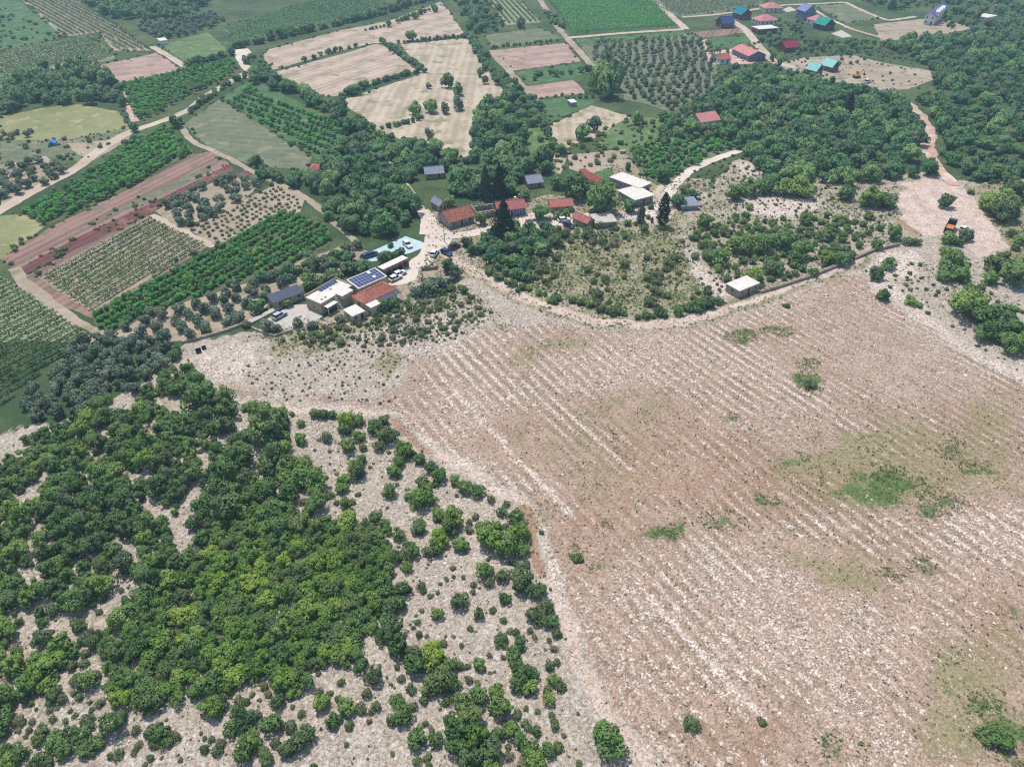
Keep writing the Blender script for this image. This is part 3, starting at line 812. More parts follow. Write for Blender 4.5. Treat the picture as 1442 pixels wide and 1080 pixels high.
def crown(seed, ncl, nleaf, size, cz, rad, rzf, cr=(0.32, 0.5), flat=0.2, zmin=0.12, jit=0.45):
    r = np.random.default_rng(seed)
    d = r.normal(size=(ncl, 3)); d /= np.linalg.norm(d, axis=1)[:, None]
    rr = r.random(ncl) ** 0.5
    cen = d * rr[:, None] * np.array([rad, rad, rzf]) * 0.68
    cen *= (1 + r.normal(size=(ncl, 1)) * 0.22)
    cen[:, :2] *= r.uniform(0.8, 1.2, 2)
    cen[:, 2] += cz
    rc = r.uniform(*cr, ncl)
    q = r.normal(size=(nleaf * 2, 3)); q /= np.linalg.norm(q, axis=1)[:, None]
    k = r.integers(0, ncl, nleaf * 2)
    p = cen[k] + q * (rc[k] * r.uniform(0.72, 1.08, nleaf * 2))[:, None] * np.array([1, 1, 0.85])
    dist = np.linalg.norm((p[:, None, :] - cen[None]) / rc[None, :, None], axis=2)
    dist[np.arange(len(p)), k] = 9
    ok = (dist.min(1) > 0.66) & (p[:, 2] > zmin)
    p, q, k = p[ok][:nleaf], q[ok][:nleaf], k[ok][:nleaf]
    nrm = q + r.normal(size=q.shape) * jit; nrm /= np.linalg.norm(nrm, axis=1)[:, None]
    V, F = quads(p, nrm, size * r.uniform(0.6, 1.35, len(p)), r)
    up = q + nrm * 0.35 + np.array([0, 0, flat + 0.6]); up /= np.linalg.norm(up, axis=1)[:, None]
    clr = r.random(ncl)
    cl = np.clip(clr[k] * 0.7 + r.random(len(p)) * 0.3, 0, 1)
    return V, F, np.repeat(up, 4, 0), np.repeat(cl, 4)

def column(seed, nleaf, size, prof, jit=0.5):
    """cypress or conifer: prof(t)->radius for t 0..1, height 1"""
    r = np.random.default_rng(seed)
    t = r.random(nleaf * 3)
    rad = prof(t)
    keep = r.random(nleaf * 3) < rad / rad.max()
    t = t[keep][:nleaf]; rad = rad[keep][:nleaf]
    a = r.uniform(0, 2 * np.pi, len(t))
    lob = 1 + 0.2 * np.sin(a * 3 + t * 17) + 0.12 * np.sin(a * 7 - t * 31)
    rr = rad * lob * r.uniform(0.72, 1.1, len(t))
    p = np.stack([rr * np.cos(a), rr * np.sin(a), t], 1)
    q = np.stack([np.cos(a), np.sin(a), np.full(len(t), 0.35)], 1)
    n = q + r.normal(size=q.shape) * jit; n /= np.linalg.norm(n, axis=1)[:, None]
    V, F = quads(p, n, size * r.uniform(0.6, 1.3, len(t)), r, 0.6)
    q /= np.linalg.norm(q, axis=1)[:, None]
    return V, F, np.repeat(q, 4, 0), np.repeat(r.random(len(t)), 4)

def trunk_geo(seed, h, r0, limbs=4, spread=0.5):
    r = random.Random(seed)
    mb = MB()
    top = Vector((r.uniform(-.06, .06), r.uniform(-.06, .06), h))
    mb.tube((0, 0, -0.08), top, r0, r0 * 0.65, 6)
    for i in range(limbs):
        a = 2 * math.pi * (i + r.random() * .6) / limbs
        mb.tube(top - Vector((0, 0, h * 0.15)), top + Vector((math.cos(a) * spread, math.sin(a) * spread, h * r.uniform(.5, 1.0))), r0 * 0.5, r0 * 0.16, 5)
    return mb

PROTO = {}      # kind -> list of (crown mesh, trunk mesh or None, combined mesh)
def proto(kind, name, geos, leaf, trunk=None):
    L = []
    for i, (V, F, Nn, cl) in enumerate(geos):
        cm = mesh_np(name + '_crown', V, F, [leaf], None, Nn, cl)
        tm = None; comb = cm
        if trunk:
            tb = trunk_geo(i + 1, *trunk)
            tm = tb.mesh(name + '_trunk', M['bark'])
            tv = np.array(tb.v); tf = [f for f in tb.f if len(f) == 4]
            V2 = np.concatenate([V, tv]); F2 = np.concatenate([F, np.array(tf) + len(V)])
            N2 = np.concatenate([Nn, np.tile([[0.6, 0.6, 0.5]], (len(tv), 1))])
            comb = mesh_np(name, V2, F2, [leaf, M['bark']], [0] * len(F) + [1] * len(tf), N2, np.concatenate([cl, np.zeros(len(tv))]))
        L.append((cm, tm, comb))
    PROTO[kind] = L

proto('tree', 'tree', [crown(10 + i, 34 + 4 * (i % 3), 2000, 0.085, 0.78, 1.0, 0.85, (0.16, 0.44), jit=0.48) for i in range(7)], M['oak_leaf'], (0.5, 0.07, 4, 0.45))
proto('btree', 'bright_tree', [crown(210 + i, 34 + 4 * (i % 3), 2000, 0.088, 0.74, 1.0, 0.78, (0.2, 0.42), jit=0.42) for i in range(6)], M['green_leaf'], (0.5, 0.07, 4, 0.45))
proto('shrub', 'shrub', [crown(40 + i, 14 + 2 * (i % 4), 850, 0.105, 0.55, 1.0, 0.62, (0.3, 0.5), zmin=0.02) for i in range(6)], M['shrub_leaf'])
proto('bush', 'bush', [crown(60 + i, 20 + 3 * (i % 4), 1200, 0.095, 0.6, 1.0, 0.68, (0.2, 0.42), zmin=0.02, jit=0.55) for i in range(6)], M['oak_leaf'])
proto('olive', 'olive_tree', [crown(80 + i, 16, 900, 0.10, 0.85, 1.0, 0.68, (0.28, 0.46), jit=0.7) for i in range(5)], M['olive_leaf'], (0.55, 0.09, 4, 0.4))
proto('fruit', 'orchard_tree', [crown(100 + i, 12, 480, 0.15, 0.9, 1.0, 0.75, (0.32, 0.5)) for i in range(5)], M['fruit_leaf'], (0.5, 0.06, 3, 0.35))
proto('hill', 'woodland_tree', [crown(120 + i, 20, 900, 0.115, 0.78, 1.0, 0.8, (0.28, 0.48)) for i in range(7)], M['wood_leaf'], (0.5, 0.06, 3, 0.4))
proto('lime', 'bush', [crown(140 + i, 14, 800, 0.10, 0.7, 1.0, 0.7) for i in range(2)], M['lime_leaf'], (0.4, 0.05, 3, 0.3))
cyp = lambda t: 0.15 * np.minimum(1, (t + 0.02) * 5) ** 0.6 * np.clip(1 - ((t - 0.3) / 0.72) ** 3 * (t > 0.3), 0.03, 1)
con = lambda t: 0.34 * (1.02 - t) ** 0.85 * np.minimum(1, (t + 0.03) * 7) * (0.88 + 0.12 * np.sin(t * 40))
proto('cypress', 'cypress', [column(160 + i, 2200, 0.026, cyp) for i in range(2)], M['conifer_leaf'], (0.12, 0.02, 2, 0.03))
proto('conifer', 'conifer', [column(170 + i, 3200, 0.028, con) for i in range(2)], M['conifer_leaf'], (0.2, 0.025, 3, 0.05))

PLACED = {}     # kind -> list of [x, y, r, hscale]
def add_tree(kind, x, y, r, hs=1.0, grp=0):
    PLACED.setdefault(kind, []).append((float(x), float(y), float(r), float(hs), grp))

def at_px(kind, cx, cy, rpx, hs=1.0, grp=0):
    """crown centre and radius in photo pixels -> tree of real size standing on the terrain"""
    r = max(rpx, 2.0) * mpp(cx, cy) * 1.02
    p = P(cx, cy + rpx * 0.25)
    p2 = P(cx, cy, 0.55 * r * hs)
    add_tree(kind, p2[0], p2[1], r, hs, grp)
    return p2

class Grid:
    def __init__(s, cell=6.0):
        s.c = cell; s.d = {}
    def add(s, x, y, r):
        s.d.setdefault((int(x // s.c), int(y // s.c)), []).append((x, y, r))
    def clash(s, x, y, r, k):
        i, j = int(x // s.c), int(y // s.c)
        for a in (i - 1, i, i + 1):
            for b in (j - 1, j, j + 1):
                for (u, v, w) in s.d.get((a, b), ()):
                    if (u - x) ** 2 + (v - y) ** 2 < (k * (r + w)) ** 2:
                        return True
        return False
GR = Grid()

def scatter(kind, poly, n, rmin, rmax, pack=0.62, holes=(), dens=None, hs=(0.85, 1.2), skew=1.5, grp=0, avoid=None):
    g = PP(poly)
    hg = [PP(h) for h in holes]
    lo, hi = g.min(0), g.max(0)
    X = rng.uniform(lo[0], hi[0], n * 3); Y = rng.uniform(lo[1], hi[1], n * 3)
    k = inside(g, X, Y)
    for h in hg:
        k &= ~inside(h, X, Y)
    if avoid is not None:
        for ln, w in avoid:
            k &= linedist(ln, X, Y) > w
    if dens is not None:
        k &= rng.random(len(X)) < dens(X, Y)
    X, Y = X[k][:n], Y[k][:n]
    Rr = rmin + (rmax - rmin) * rng.random(len(X)) ** skew
    k = np.ones(len(X), bool)
    for h in hg:
        k &= sdf(h, X, Y) > Rr * 0.3
    X, Y, Rr = X[k], Y[k], Rr[k]
    o = np.argsort(-Rr)
    for x, y, r in zip(X[o], Y[o], Rr[o]):
        if not GR.clash(x, y, r, pack):
            GR.add(x, y, r)
            add_tree(kind, x, y, r, rng.uniform(*hs), grp)

def along(kind, pts, step, rmin, rmax, side=0.6, grp=0, hs=(0.85, 1.15)):
    g = PP(pts)
    for a, b in zip(g[:-1], g[1:]):
        L = np.hypot(*(b - a))
        for t in np.arange(0, 1, step / max(L, step)):
            q = a + (b - a) * t + rng.normal(size=2) * side
            add_tree(kind, q[0], q[1], rng.uniform(rmin, rmax), rng.uniform(*hs), grp)

def rows_of(kind, poly, dirpx, row_sp, tree_sp, rmin, rmax, jit=0.25, miss=0.04, hs=(0.85, 1.1), grp=0):
    g = PP(poly)
    ang = gang(*dirpx)
    d = np.array([math.cos(ang), math.sin(ang)]); nn = np.array([-d[1], d[0]])
    u = g @ d; v = g @ nn
    for vv in np.arange(v.min() + row_sp * .5, v.max(), row_sp):
        uu = np.arange(u.min() + rng.uniform(0, tree_sp), u.max(), tree_sp)
        pt = uu[:, None] * d + vv * nn + rng.normal(size=(len(uu), 2)) * jit
        k = inside(g, pt[:, 0], pt[:, 1]) & (rng.random(len(uu)) > miss)
        for q in pt[k]:
            add_tree(kind, q[0], q[1], rng.uniform(rmin, rmax), rng.uniform(*hs), grp)

REDTRACK = PP([(1276, 142), (1296, 160), (1308, 186), (1306, 212), (1318, 230), (1345, 262)])
# ---- bushes traced one by one on the near slope: tile origin, zoom, list of (x, y, r)
TILES = [
 ((480, 560), 6.0, [(50,190,70),(150,190,60),(360,190,60),(280,250,70),(420,320,80),(350,330,60),(40,270,60),(150,320,60),(60,400,70),(190,420,40),(320,410,60),(140,620,85),(100,560,50),(170,520,55),(15,760,60),(90,880,35),
  (150,810,20),(60,1030,90),(290,1010,60),(480,540,55),(450,620,70),(410,780,70),(540,450,75),(670,520,55),(600,470,40),(760,590,60),(830,650,75),(700,720,70),(800,720,40),(690,850,105),(570,830,45),(960,700,50),(1050,760,70),
  (1150,790,75),(1265,860,40),(1360,960,50),(1400,900,35),(1140,1000,35),(820,980,60),(950,1020,90),(660,1060,50),(1080,1050,30),(1010,960,20)]),
 ((540, 720), 5.143, [(20,130,45),(115,170,50),(255,125,65),(45,245,25),(160,230,25),(400,40,50),(490,90,80),(400,200,75),(365,280,70),(560,240,70),(765,190,105),(620,130,35),(675,25,30),(610,75,25),(860,15,35),(960,40,60),
  (980,160,80),(890,260,90),(1010,280,60),(880,100,25),(200,290,70),(90,320,60),(165,400,50),(40,420,60),(925,370,25),(1030,380,35),(730,430,70),(760,510,40),(860,460,55),(760,340,20),(1000,500,90),(1070,460,25),(1120,570,70),
  (500,410,25),(455,485,20),(575,475,18),(410,520,15),(390,590,18),(650,530,25),(645,580,20),(270,540,35),(290,575,25),(545,640,70),(880,625,50),(395,740,50),(690,745,45),(795,715,28),(870,785,28),(625,850,24),(245,795,25),
  (255,890,28),(310,900,18),(130,560,60),(180,560,30),(110,660,70),(20,650,35),(1100,740,75),(1190,690,60),(1230,790,50),(1250,880,45),(1180,800,50),(855,930,55),(910,860,25),(960,870,30),(990,950,55),(940,1020,60),(1060,860,25),
  (1090,905,22),(1197,930,22),(1235,985,28),(430,950,32),(60,860,90),(110,970,85),(220,1050,80),(370,990,40),(370,1050,90),(20,780,60)]),
 ((540, 870), 5.143, [(240,340,90),(455,350,70),(420,440,95),(340,480,80),(500,460,70),(555,340,35),(610,350,25),(620,440,32),(695,335,58),(95,350,25),(130,430,35),(205,510,40),(285,590,40),(100,600,55),(140,700,80),(60,740,50),
  (220,630,35),(300,760,25),(240,870,90),(350,810,25),(380,880,60),(460,590,45),(560,600,70),(680,560,75),(820,530,70),(850,640,95),(620,700,90),(540,800,100),(480,740,60),(660,860,110),(760,960,100),(540,930,90),(620,1050,120),
  (760,1050,90),(820,840,60),(930,800,70),(990,870,60),(970,690,40),(1030,650,22),(1115,670,26),(1100,810,45),(1040,770,40),(950,300,60),(1000,400,80),(970,470,70),(1080,400,55),(1060,500,70),(870,280,20),(1205,340,40),
  (1255,320,30),(1230,440,50),(1280,500,45),(1200,590,55),(1185,530,40),(1220,700,28),(1240,760,42),(1050,940,80),(1190,950,60),(1270,930,45),(1100,1040,80),(1010,1040,50),(900,930,30),(910,1000,35),(240,1030,35),(320,1000,35),
  (350,955,14),(330,1060,30),(1410,1050,25),(1345,1000,12),(1410,690,15),(410,660,15),(880,760,30)]),
 ((260, 870), 5.143, [(490,550,22),(540,590,18),(570,490,35),(650,480,40),(770,530,65),(670,610,55),(600,550,30),(880,460,70),(970,400,25),(970,540,35),(1050,540,25),(1110,580,25),(990,610,75),(1170,640,80),(1270,660,45),
  (1070,750,60),(1190,780,40),(1320,540,40),(1130,460,30),(1380,640,40),(1350,680,22),(1340,745,20),(1170,910,22),(840,690,30),(780,640,20),(380,680,60),(450,750,80),(340,800,60),(640,760,85),(520,700,40),(760,780,50),
  (880,830,70),(820,900,80),(740,950,70),(660,900,40),(480,890,85),(430,990,70),(590,1020,65),(560,960,45),(190,880,28),(140,870,18),(145,945,38),(235,960,45),(255,905,35),(115,835,15),(400,590,40),(450,600,30),(200,650,90),
  (240,600,70),(1360,420,70),(1280,330,60),(1325,1015,10),(930,1075,30)]),
 ((0, 870), 5.143, [(240,180,28),(120,220,40),(220,620,25),(260,660,15),(355,670,25),(375,730,30),(470,740,25),(510,670,20),(225,745,30),(140,740,45),(125,810,25),(180,860,18),(205,810,25),(300,820,65),(270,880,50),(620,740,50),
  (640,790,40),(590,860,70),(500,840,60),(400,900,80),(460,960,70),(600,960,60),(700,910,65),(640,970,50),(860,990,42),(790,1000,25),(975,810,35),(1000,910,30),(970,970,30),(1090,1010,30),(1050,1060,22),(810,770,90),(870,700,50),
  (380,560,60),(450,590,40),(400,530,50),(570,570,30),(530,540,25),(650,605,18),(720,610,35),(640,450,80),(580,460,50),(540,440,45),(690,420,45),(290,400,100),(380,300,90),(180,460,70),(240,300,60),(60,960,80),(150,980,60),
  (60,1040,70),(280,1030,60),(350,1040,45),(220,1060,40),(1150,830,90),(1080,820,50),(1200,900,50),(1270,850,40),(1120,910,45),(510,340,45),(610,260,40),(600,330,40),(1090,600,100)]),
 ((260, 540), 5.143, [(110,110,120),(290,110,80),(300,200,95),(290,310,80),(445,170,45),(590,200,70),(700,190,35),(775,215,25),(940,215,45),(1000,220,50),(1070,225,40),(840,400,55),(840,285,35),(1020,390,45),(600,330,150),(440,380,60),
  (720,460,60),(640,540,90),(390,530,110),(560,590,50),(720,610,80),(960,720,85),(830,680,90),(1125,750,50),(1215,855,30),(1250,800,20),(620,720,60),(740,790,80),(300,660,110),(440,690,70),(260,760,90),(500,830,80),(290,920,120),
  (130,880,80),(70,650,70),(770,920,55),(950,880,80),(890,930,40),(860,850,35),(1060,810,30),(1095,860,25),(200,535,22),(215,400,25),(160,300,45),(150,440,50),(330,400,25),(600,950,80),(1010,1020,80),(820,1030,80),(1180,960,70),
  (690,1060,90),(400,1040,60),(60,1010,60)]),
]
seen_b = []
for (ox, oy), s, L in TILES:
    for (x, y, r) in L:
        px, py, pr = ox + x / s, oy + y / s, r / s
        if any((px - a) ** 2 + (py - b) ** 2 < (0.45 * max(pr, c)) ** 2 for a, b, c in seen_b):
            continue
        seen_b.append((px, py, pr))
        rm = pr * mpp(px, py)
        kind = 'tree' if rm > 1.75 else ('bush' if rm > 1.0 else 'shrub')
        if kind == 'tree' and (rng.random() < 0.55 if px > 480 else (rng.random() < 0.6 and py > 740)):
            kind = 'btree'
        q = at_px(kind, px, py, pr * 1.06, rng.uniform(0.95, 1.2))
        GR.add(q[0], q[1], rm)
# ---- the rest of the near wood
BRIGHT = [(150, 930), (230, 850), (300, 770), (360, 720), (440, 735), (545, 745), (560, 880), (480, 960), (330, 970), (200, 1010)]
scatter('tree', BRIGHT, 90, 1.0, 2.2, 0.52, BARES, hs=(0.8, 1.2))
scatter('btree', BRIGHT, 1300, 0.8, 2.0, 0.52, BARES, hs=(0.8, 1.2), skew=1.8)
scatter('tree', WOOD, 3000, 0.9, 2.2, 0.54, BARES, hs=(0.85, 1.35), skew=1.8, dens=lambda x, y: vnoise(x, y, 6.5) > 0.24)
scatter('btree', [(300, 700), (480, 660), (560, 760), (520, 900), (240, 1000), (60, 990), (0, 900), (0, 860), (200, 900)], 60, 1.0, 1.9, 0.5, BARES)
scatter('bush', WOOD, 1500, 0.5, 1.1, 0.58, BARES, hs=(0.8, 1.3), dens=lambda x, y: vnoise(x, y, 6.5) > 0.17)
scatter('shrub', [(0, 600), (540, 590), (780, 760), (800, 1080), (0, 1080)], 800, 0.16, 0.6, 0.95, hs=(0.6, 1.1), skew=2.2, dens=lambda x, y: 0.2 + 0.8 * (vnoise(x, y, 6) > 0.5))
scatter('tree', [(-160, 650), (0, 640), (0, 1080), (-120, 1080)], 200, 1.6, 3.0, 0.58)

# ---- olives beside the wood and the farm
scatter('olive', [(45, 585), (35, 560), (75, 535), (105, 492), (140, 474), (225, 478), (258, 498), (240, 528), (200, 548), (120, 586), (85, 608)], 240, 1.3, 2.2, 0.66)
scatter('tree', [(200, 500), (250, 495), (285, 540), (260, 560), (215, 560)], 60, 1.8, 3.0, 0.6)
rows_of('olive', [(173, 462), (207, 445), (287, 419), (383, 389), (433, 364), (485, 348), (520, 352), (480, 384), (427, 398), (383, 421), (340, 457), (267, 477), (187, 480)], ((173, 462), (383, 389)), 4.6, 4.2, 1.6, 2.2, 0.5, 0.06)
rows_of('olive', [(217, 297), (300, 257), (333, 250), (370, 259), (333, 290), (280, 317), (250, 320)], ((217, 297), (300, 257)), 4.4, 4.4, 1.7, 2.4, 0.6, 0.14)
rows_of('olive', [(0, 234), (65, 224), (95, 243), (60, 264), (0, 283)], ((0, 250), (80, 236)), 5, 4.6, 1.8, 2.5, 0.5, 0.06)
rows_of('olive', [(187, 38), (233, 34), (297, 18), (317, 30), (297, 43), (240, 56), (207, 51)], ((187, 45), (297, 25)), 6, 5.5, 2.0, 2.8, 0.6, 0.08)
rows_of('olive', [(835, 60), (960, 52), (1005, 62), (1008, 130), (960, 163), (910, 145), (880, 140), (838, 92)], ((835, 65), (960, 56)), 5.4, 5.0, 1.4, 2.0, 0.5, 0.08)
rows_of('olive', [(60, 190), (0, 200), (0, 186), (50, 184)], ((0, 195), (60, 188)), 5, 5, 1.3, 2.0, 0.8, 0.2)
rows_of('fruit', [(885, 216), (960, 192), (1048, 205), (975, 236), (926, 260), (898, 236)], ((890, 225), (960, 200)), 3.6, 3.4, 1.2, 1.7, 0.5, 0.08)
rows_of('shrub', [(975, 238), (1050, 214), (1090, 218), (1060, 262), (1000, 290), (950, 300), (955, 270)], ((960, 260), (1040, 228)), 3.4, 3.0, 0.5, 0.9, 0.4, 0.2)
rows_of('shrub', [(277, 318), (333, 288), (390, 260), (426, 281), (421, 297), (307, 343), (280, 327)], ((277, 320), (390, 262)), 2.6, 2.2, 0.55, 0.8, 0.2, 0.05)
# ---- orchards
rows_of('fruit', [(173, 120), (326, 85), (336, 100), (293, 123), (200, 169), (187, 160)], ((173, 120), (326, 85)), 3.8, 2.8, 1.3, 1.7, 0.2, 0.02)
rows_of('fruit', [(320, 146), (350, 124), (480, 178), (505, 206), (490, 221), (450, 221)], ((320, 143), (480, 205)), 4.8, 3.2, 1.1, 1.5, 0.25, 0.04)
rows_of('fruit', [(35, 301), (112, 258), (190, 198), (233, 182), (265, 207), (270, 217), (240, 231), (180, 266), (127, 289), (80, 310), (60, 316)], ((60, 305), (233, 195)), 3.4, 2.4, 1.2, 1.6, 0.2, 0.02)
rows_of('fruit', [(130, 445), (300, 355), (400, 298), (455, 318), (464, 339), (433, 361), (367, 388), (287, 415), (200, 445), (157, 468), (142, 462)], ((127, 443), (400, 297)), 3.1, 1.8, 0.95, 1.2, 0.12, 0.01)
# ---- woods and hedges of the valley
scatter('hill', [(0, 128), (50, 103), (100, 92), (130, 99), (172, 129), (180, 156), (130, 150), (100, 146), (0, 162)], 160, 2.2, 4.5, 0.6)
scatter('hill', [(110, 0), (293, 0), (293, 15), (233, 29), (180, 32), (143, 23)], 150, 2.2, 4.5, 0.6)
scatter('hill', [(430, 252), (470, 217), (505, 203), (525, 208), (556, 258), (588, 292), (582, 312), (540, 335), (500, 332), (465, 292)], 260, 2.0, 4.0, 0.56)
scatter('hill', [(548, 195), (620, 224), (668, 230), (672, 160), (722, 140), (752, 165), (735, 190), (738, 225), (780, 240), (785, 268), (700, 275), (650, 276), (610, 262), (590, 270)], 330, 1.8, 4.2, 0.56, [[(640, 236), (672, 232), (672, 248), (642, 250)], [(590, 244), (630, 242), (630, 254), (590, 256)], [(738, 248), (768, 248), (768, 268), (738, 268)]])
scatter('hill', [(640, 0), (683, 0), (700, 40), (690, 52), (660, 48)], 40, 2.0, 3.6, 0.62)
scatter('hill', [(1010, 108), (1090, 116), (1180, 128), (1255, 136), (1278, 150), (1300, 185), (1296, 206), (1280, 206), (1282, 218), (1310, 232), (1318, 248), (1270, 252), (1200, 262), (1100, 264), (1062, 236), (1058, 214), (1010, 204), (960, 190), (938, 165), (965, 168), (1010, 135)],
        900, 2.0, 4.2, 0.56, avoid=[(REDTRACK, 4.6)], holes=[[(978, 165), (1018, 165), (1018, 186), (978, 186)]])
scatter('hill', [(1235, 62), (1330, 55), (1442, 28), (1530, 20), (1560, 250), (1442, 262), (1392, 262), (1352, 252), (1326, 226), (1320, 180), (1300, 150), (1290, 138), (1320, 112), (1300, 92)], 1100, 1.8, 4.0, 0.60, avoid=[(REDTRACK, 4.6)], dens=lambda x, y: 0.35 + 0.65 * (vnoise(x, y, 22) > 0.42))
scatter('hill', [(1030, 95), (1095, 96), (1180, 120), (1140, 122), (1040, 112)], 80, 1.2, 2.4, 0.8)
scatter('hill', [(1060, 60), (1110, 55), (1260, 60), (1240, 78), (1130, 80)], 90, 1.0, 2.4, 0.9)
scatter('hill', [(1200, -8), (1442, -8), (1442, 26), (1330, 46), (1322, 16), (1240, 18)], 140, 1.5, 3.6, 0.8)
scatter('hill', [(930, 168), (975, 172), (980, 192), (940, 215), (930, 195)], 40, 1.5, 3.0, 0.7)
scatter('hill', [(1090, 30), (1130, 32), (1135, 60), (1080, 60)], 30, 1.2, 2.2, 0.9)
along('hill', [(333, 69), (400, 52), (480, 35), (560, 14), (612, -2)], 3.2, 2.2, 3.6, 1.6)
along('hill', [(352, 88), (368, 112), (420, 132), (470, 160), (505, 184), (528, 205)], 3.0, 2.2, 4.0, 2.2)
along('hill', [(262, 95), (300, 86), (333, 76)], 3.0, 1.8, 2.6, 0.8)
along('hill', [(268, 160), (292, 140), (318, 122), (345, 108)], 3.0, 1.2, 2.0, 0.8)
along('hill', [(535, 58), (552, 70), (575, 86), (600, 103)], 2.6, 1.2, 2.2, 0.6)
along('hill', [(482, 136), (520, 122), (560, 110), (590, 103)], 2.6, 1.2, 2.2, 0.5)
along('hill', [(563, 61), (610, 57), (655, 52)], 2.6, 1.0, 1.6, 0.4)
along('hill', [(515, 44), (545, 38)], 3, 1.0, 1.4, 0.4)
along('hill', [(560, 33), (600, 18), (616, 13)], 5, 1.4, 2.6, 0.6)
along('hill', [(430, 86), (480, 72), (505, 66)], 6, 1.2, 2.2, 0.6)
along('hill', [(540, 182), (575, 174), (600, 166)], 2.6, 1.0, 1.6, 0.4)
along('hill', [(660, 54), (680, 84), (700, 112), (725, 140)], 3.0, 1.8, 3.0, 1.5)
along('hill', [(694, 68), (790, 58)], 3.4, 1.0, 1.6, 0.5)
along('hill', [(740, 112), (790, 104), (830, 100)], 4.0, 1.4, 2.4, 2.5)
along('hill', [(700, 110), (745, 145), (770, 190), (776, 230)], 4.2, 1.6, 3.0, 1.6)
along('hill', [(800, 140), (835, 138)], 3, 1.0, 1.6, 0.6)
along('hill', [(360, 232), (380, 250), (420, 262), (445, 262)], 3.4, 1.6, 3.0, 1.5)
along('hill', [(460, 290), (482, 318), (500, 335)], 3.0, 1.8, 2.8, 1.8)
along('hill', [(372, 398), (400, 392), (440, 378), (480, 366), (505, 366)], 3.4, 1.8, 2.6, 0.9)
along('hill', [(530, 374), (556, 362), (580, 352)], 2.4, 1.6, 2.4, 0.6)
along('hill', [(513, 196), (538, 230), (562, 265), (584, 292)], 2.6, 1.8, 2.8, 0.5)
along('hill', [(533, 196), (556, 226), (580, 258)], 2.8, 1.8, 3.0, 0.6)
along('hill', [(770, 20), (790, 40)], 4, 1.5, 2.5, 1.5)
scatter('hill', [(700, 5), (720, 45), (690, 45), (650, 30), (660, 5)], 30, 1.0, 2.6, 0.9)
scatter('shrub', [(0, 8), (60, 40), (90, 52), (0, 74)], 60, 0.8, 1.8, 1.0)
scatter('shrub', [(0, 200), (110, 196), (180, 185), (130, 225), (60, 220)], 40, 0.5, 1.3, 1.2)
scatter('shrub', [(960, 60), (1100, 60), (1260, 60), (1300, 90), (1010, 100)], 160, 0.5, 1.4, 1.1)
scatter('shrub', [(800, 200), (890, 170), (930, 175), (925, 205), (830, 240), (800, 235)], 90, 0.5, 1.4, 1.0)
scatter('shrub', [(1000, 100), (1130, 105), (1250, 140), (1010, 190)], 120, 0.6, 1.5, 0.9)
scatter('hill', [(1235, 62), (1330, 55), (1442, 28), (1530, 20), (1560, 250), (1442, 262), (1392, 262), (1352, 252), (1326, 226), (1320, 180), (1300, 150), (1290, 138), (1320, 112), (1300, 92)], 900, 0.8, 1.7, 0.7, avoid=[(REDTRACK, 3.4)])
scatter('shrub', [(1000, 60), (1240, 58), (1442, 20), (1442, 300), (1330, 240), (1290, 140), (1100, 120), (1000, 130)], 500, 0.4, 0.9, 0.9)
for g_ in MARGINS:
    c_ = g_.mean(0)
    if c_[1] < 170:
        continue
    for a_, b_ in zip(g_, np.roll(g_, -1, 0)):
        L_ = np.hypot(*(b_ - a_))
        for _ in range(int(L_ * 0.42)):
            q = a_ + (b_ - a_) * rng.random() + rng.normal(size=2) * 0.8
            if vnoise(q[0], q[1], 14.0) > 0.42 and all(np.min(np.hypot(rq[:, 0] - q[0], rq[:, 1] - q[1])) > rw for rq, rw in ROADS):
                add_tree('shrub', q[0], q[1], 0.25 + 0.9 * rng.random() ** 2.2, rng.uniform(0.7, 1.2))
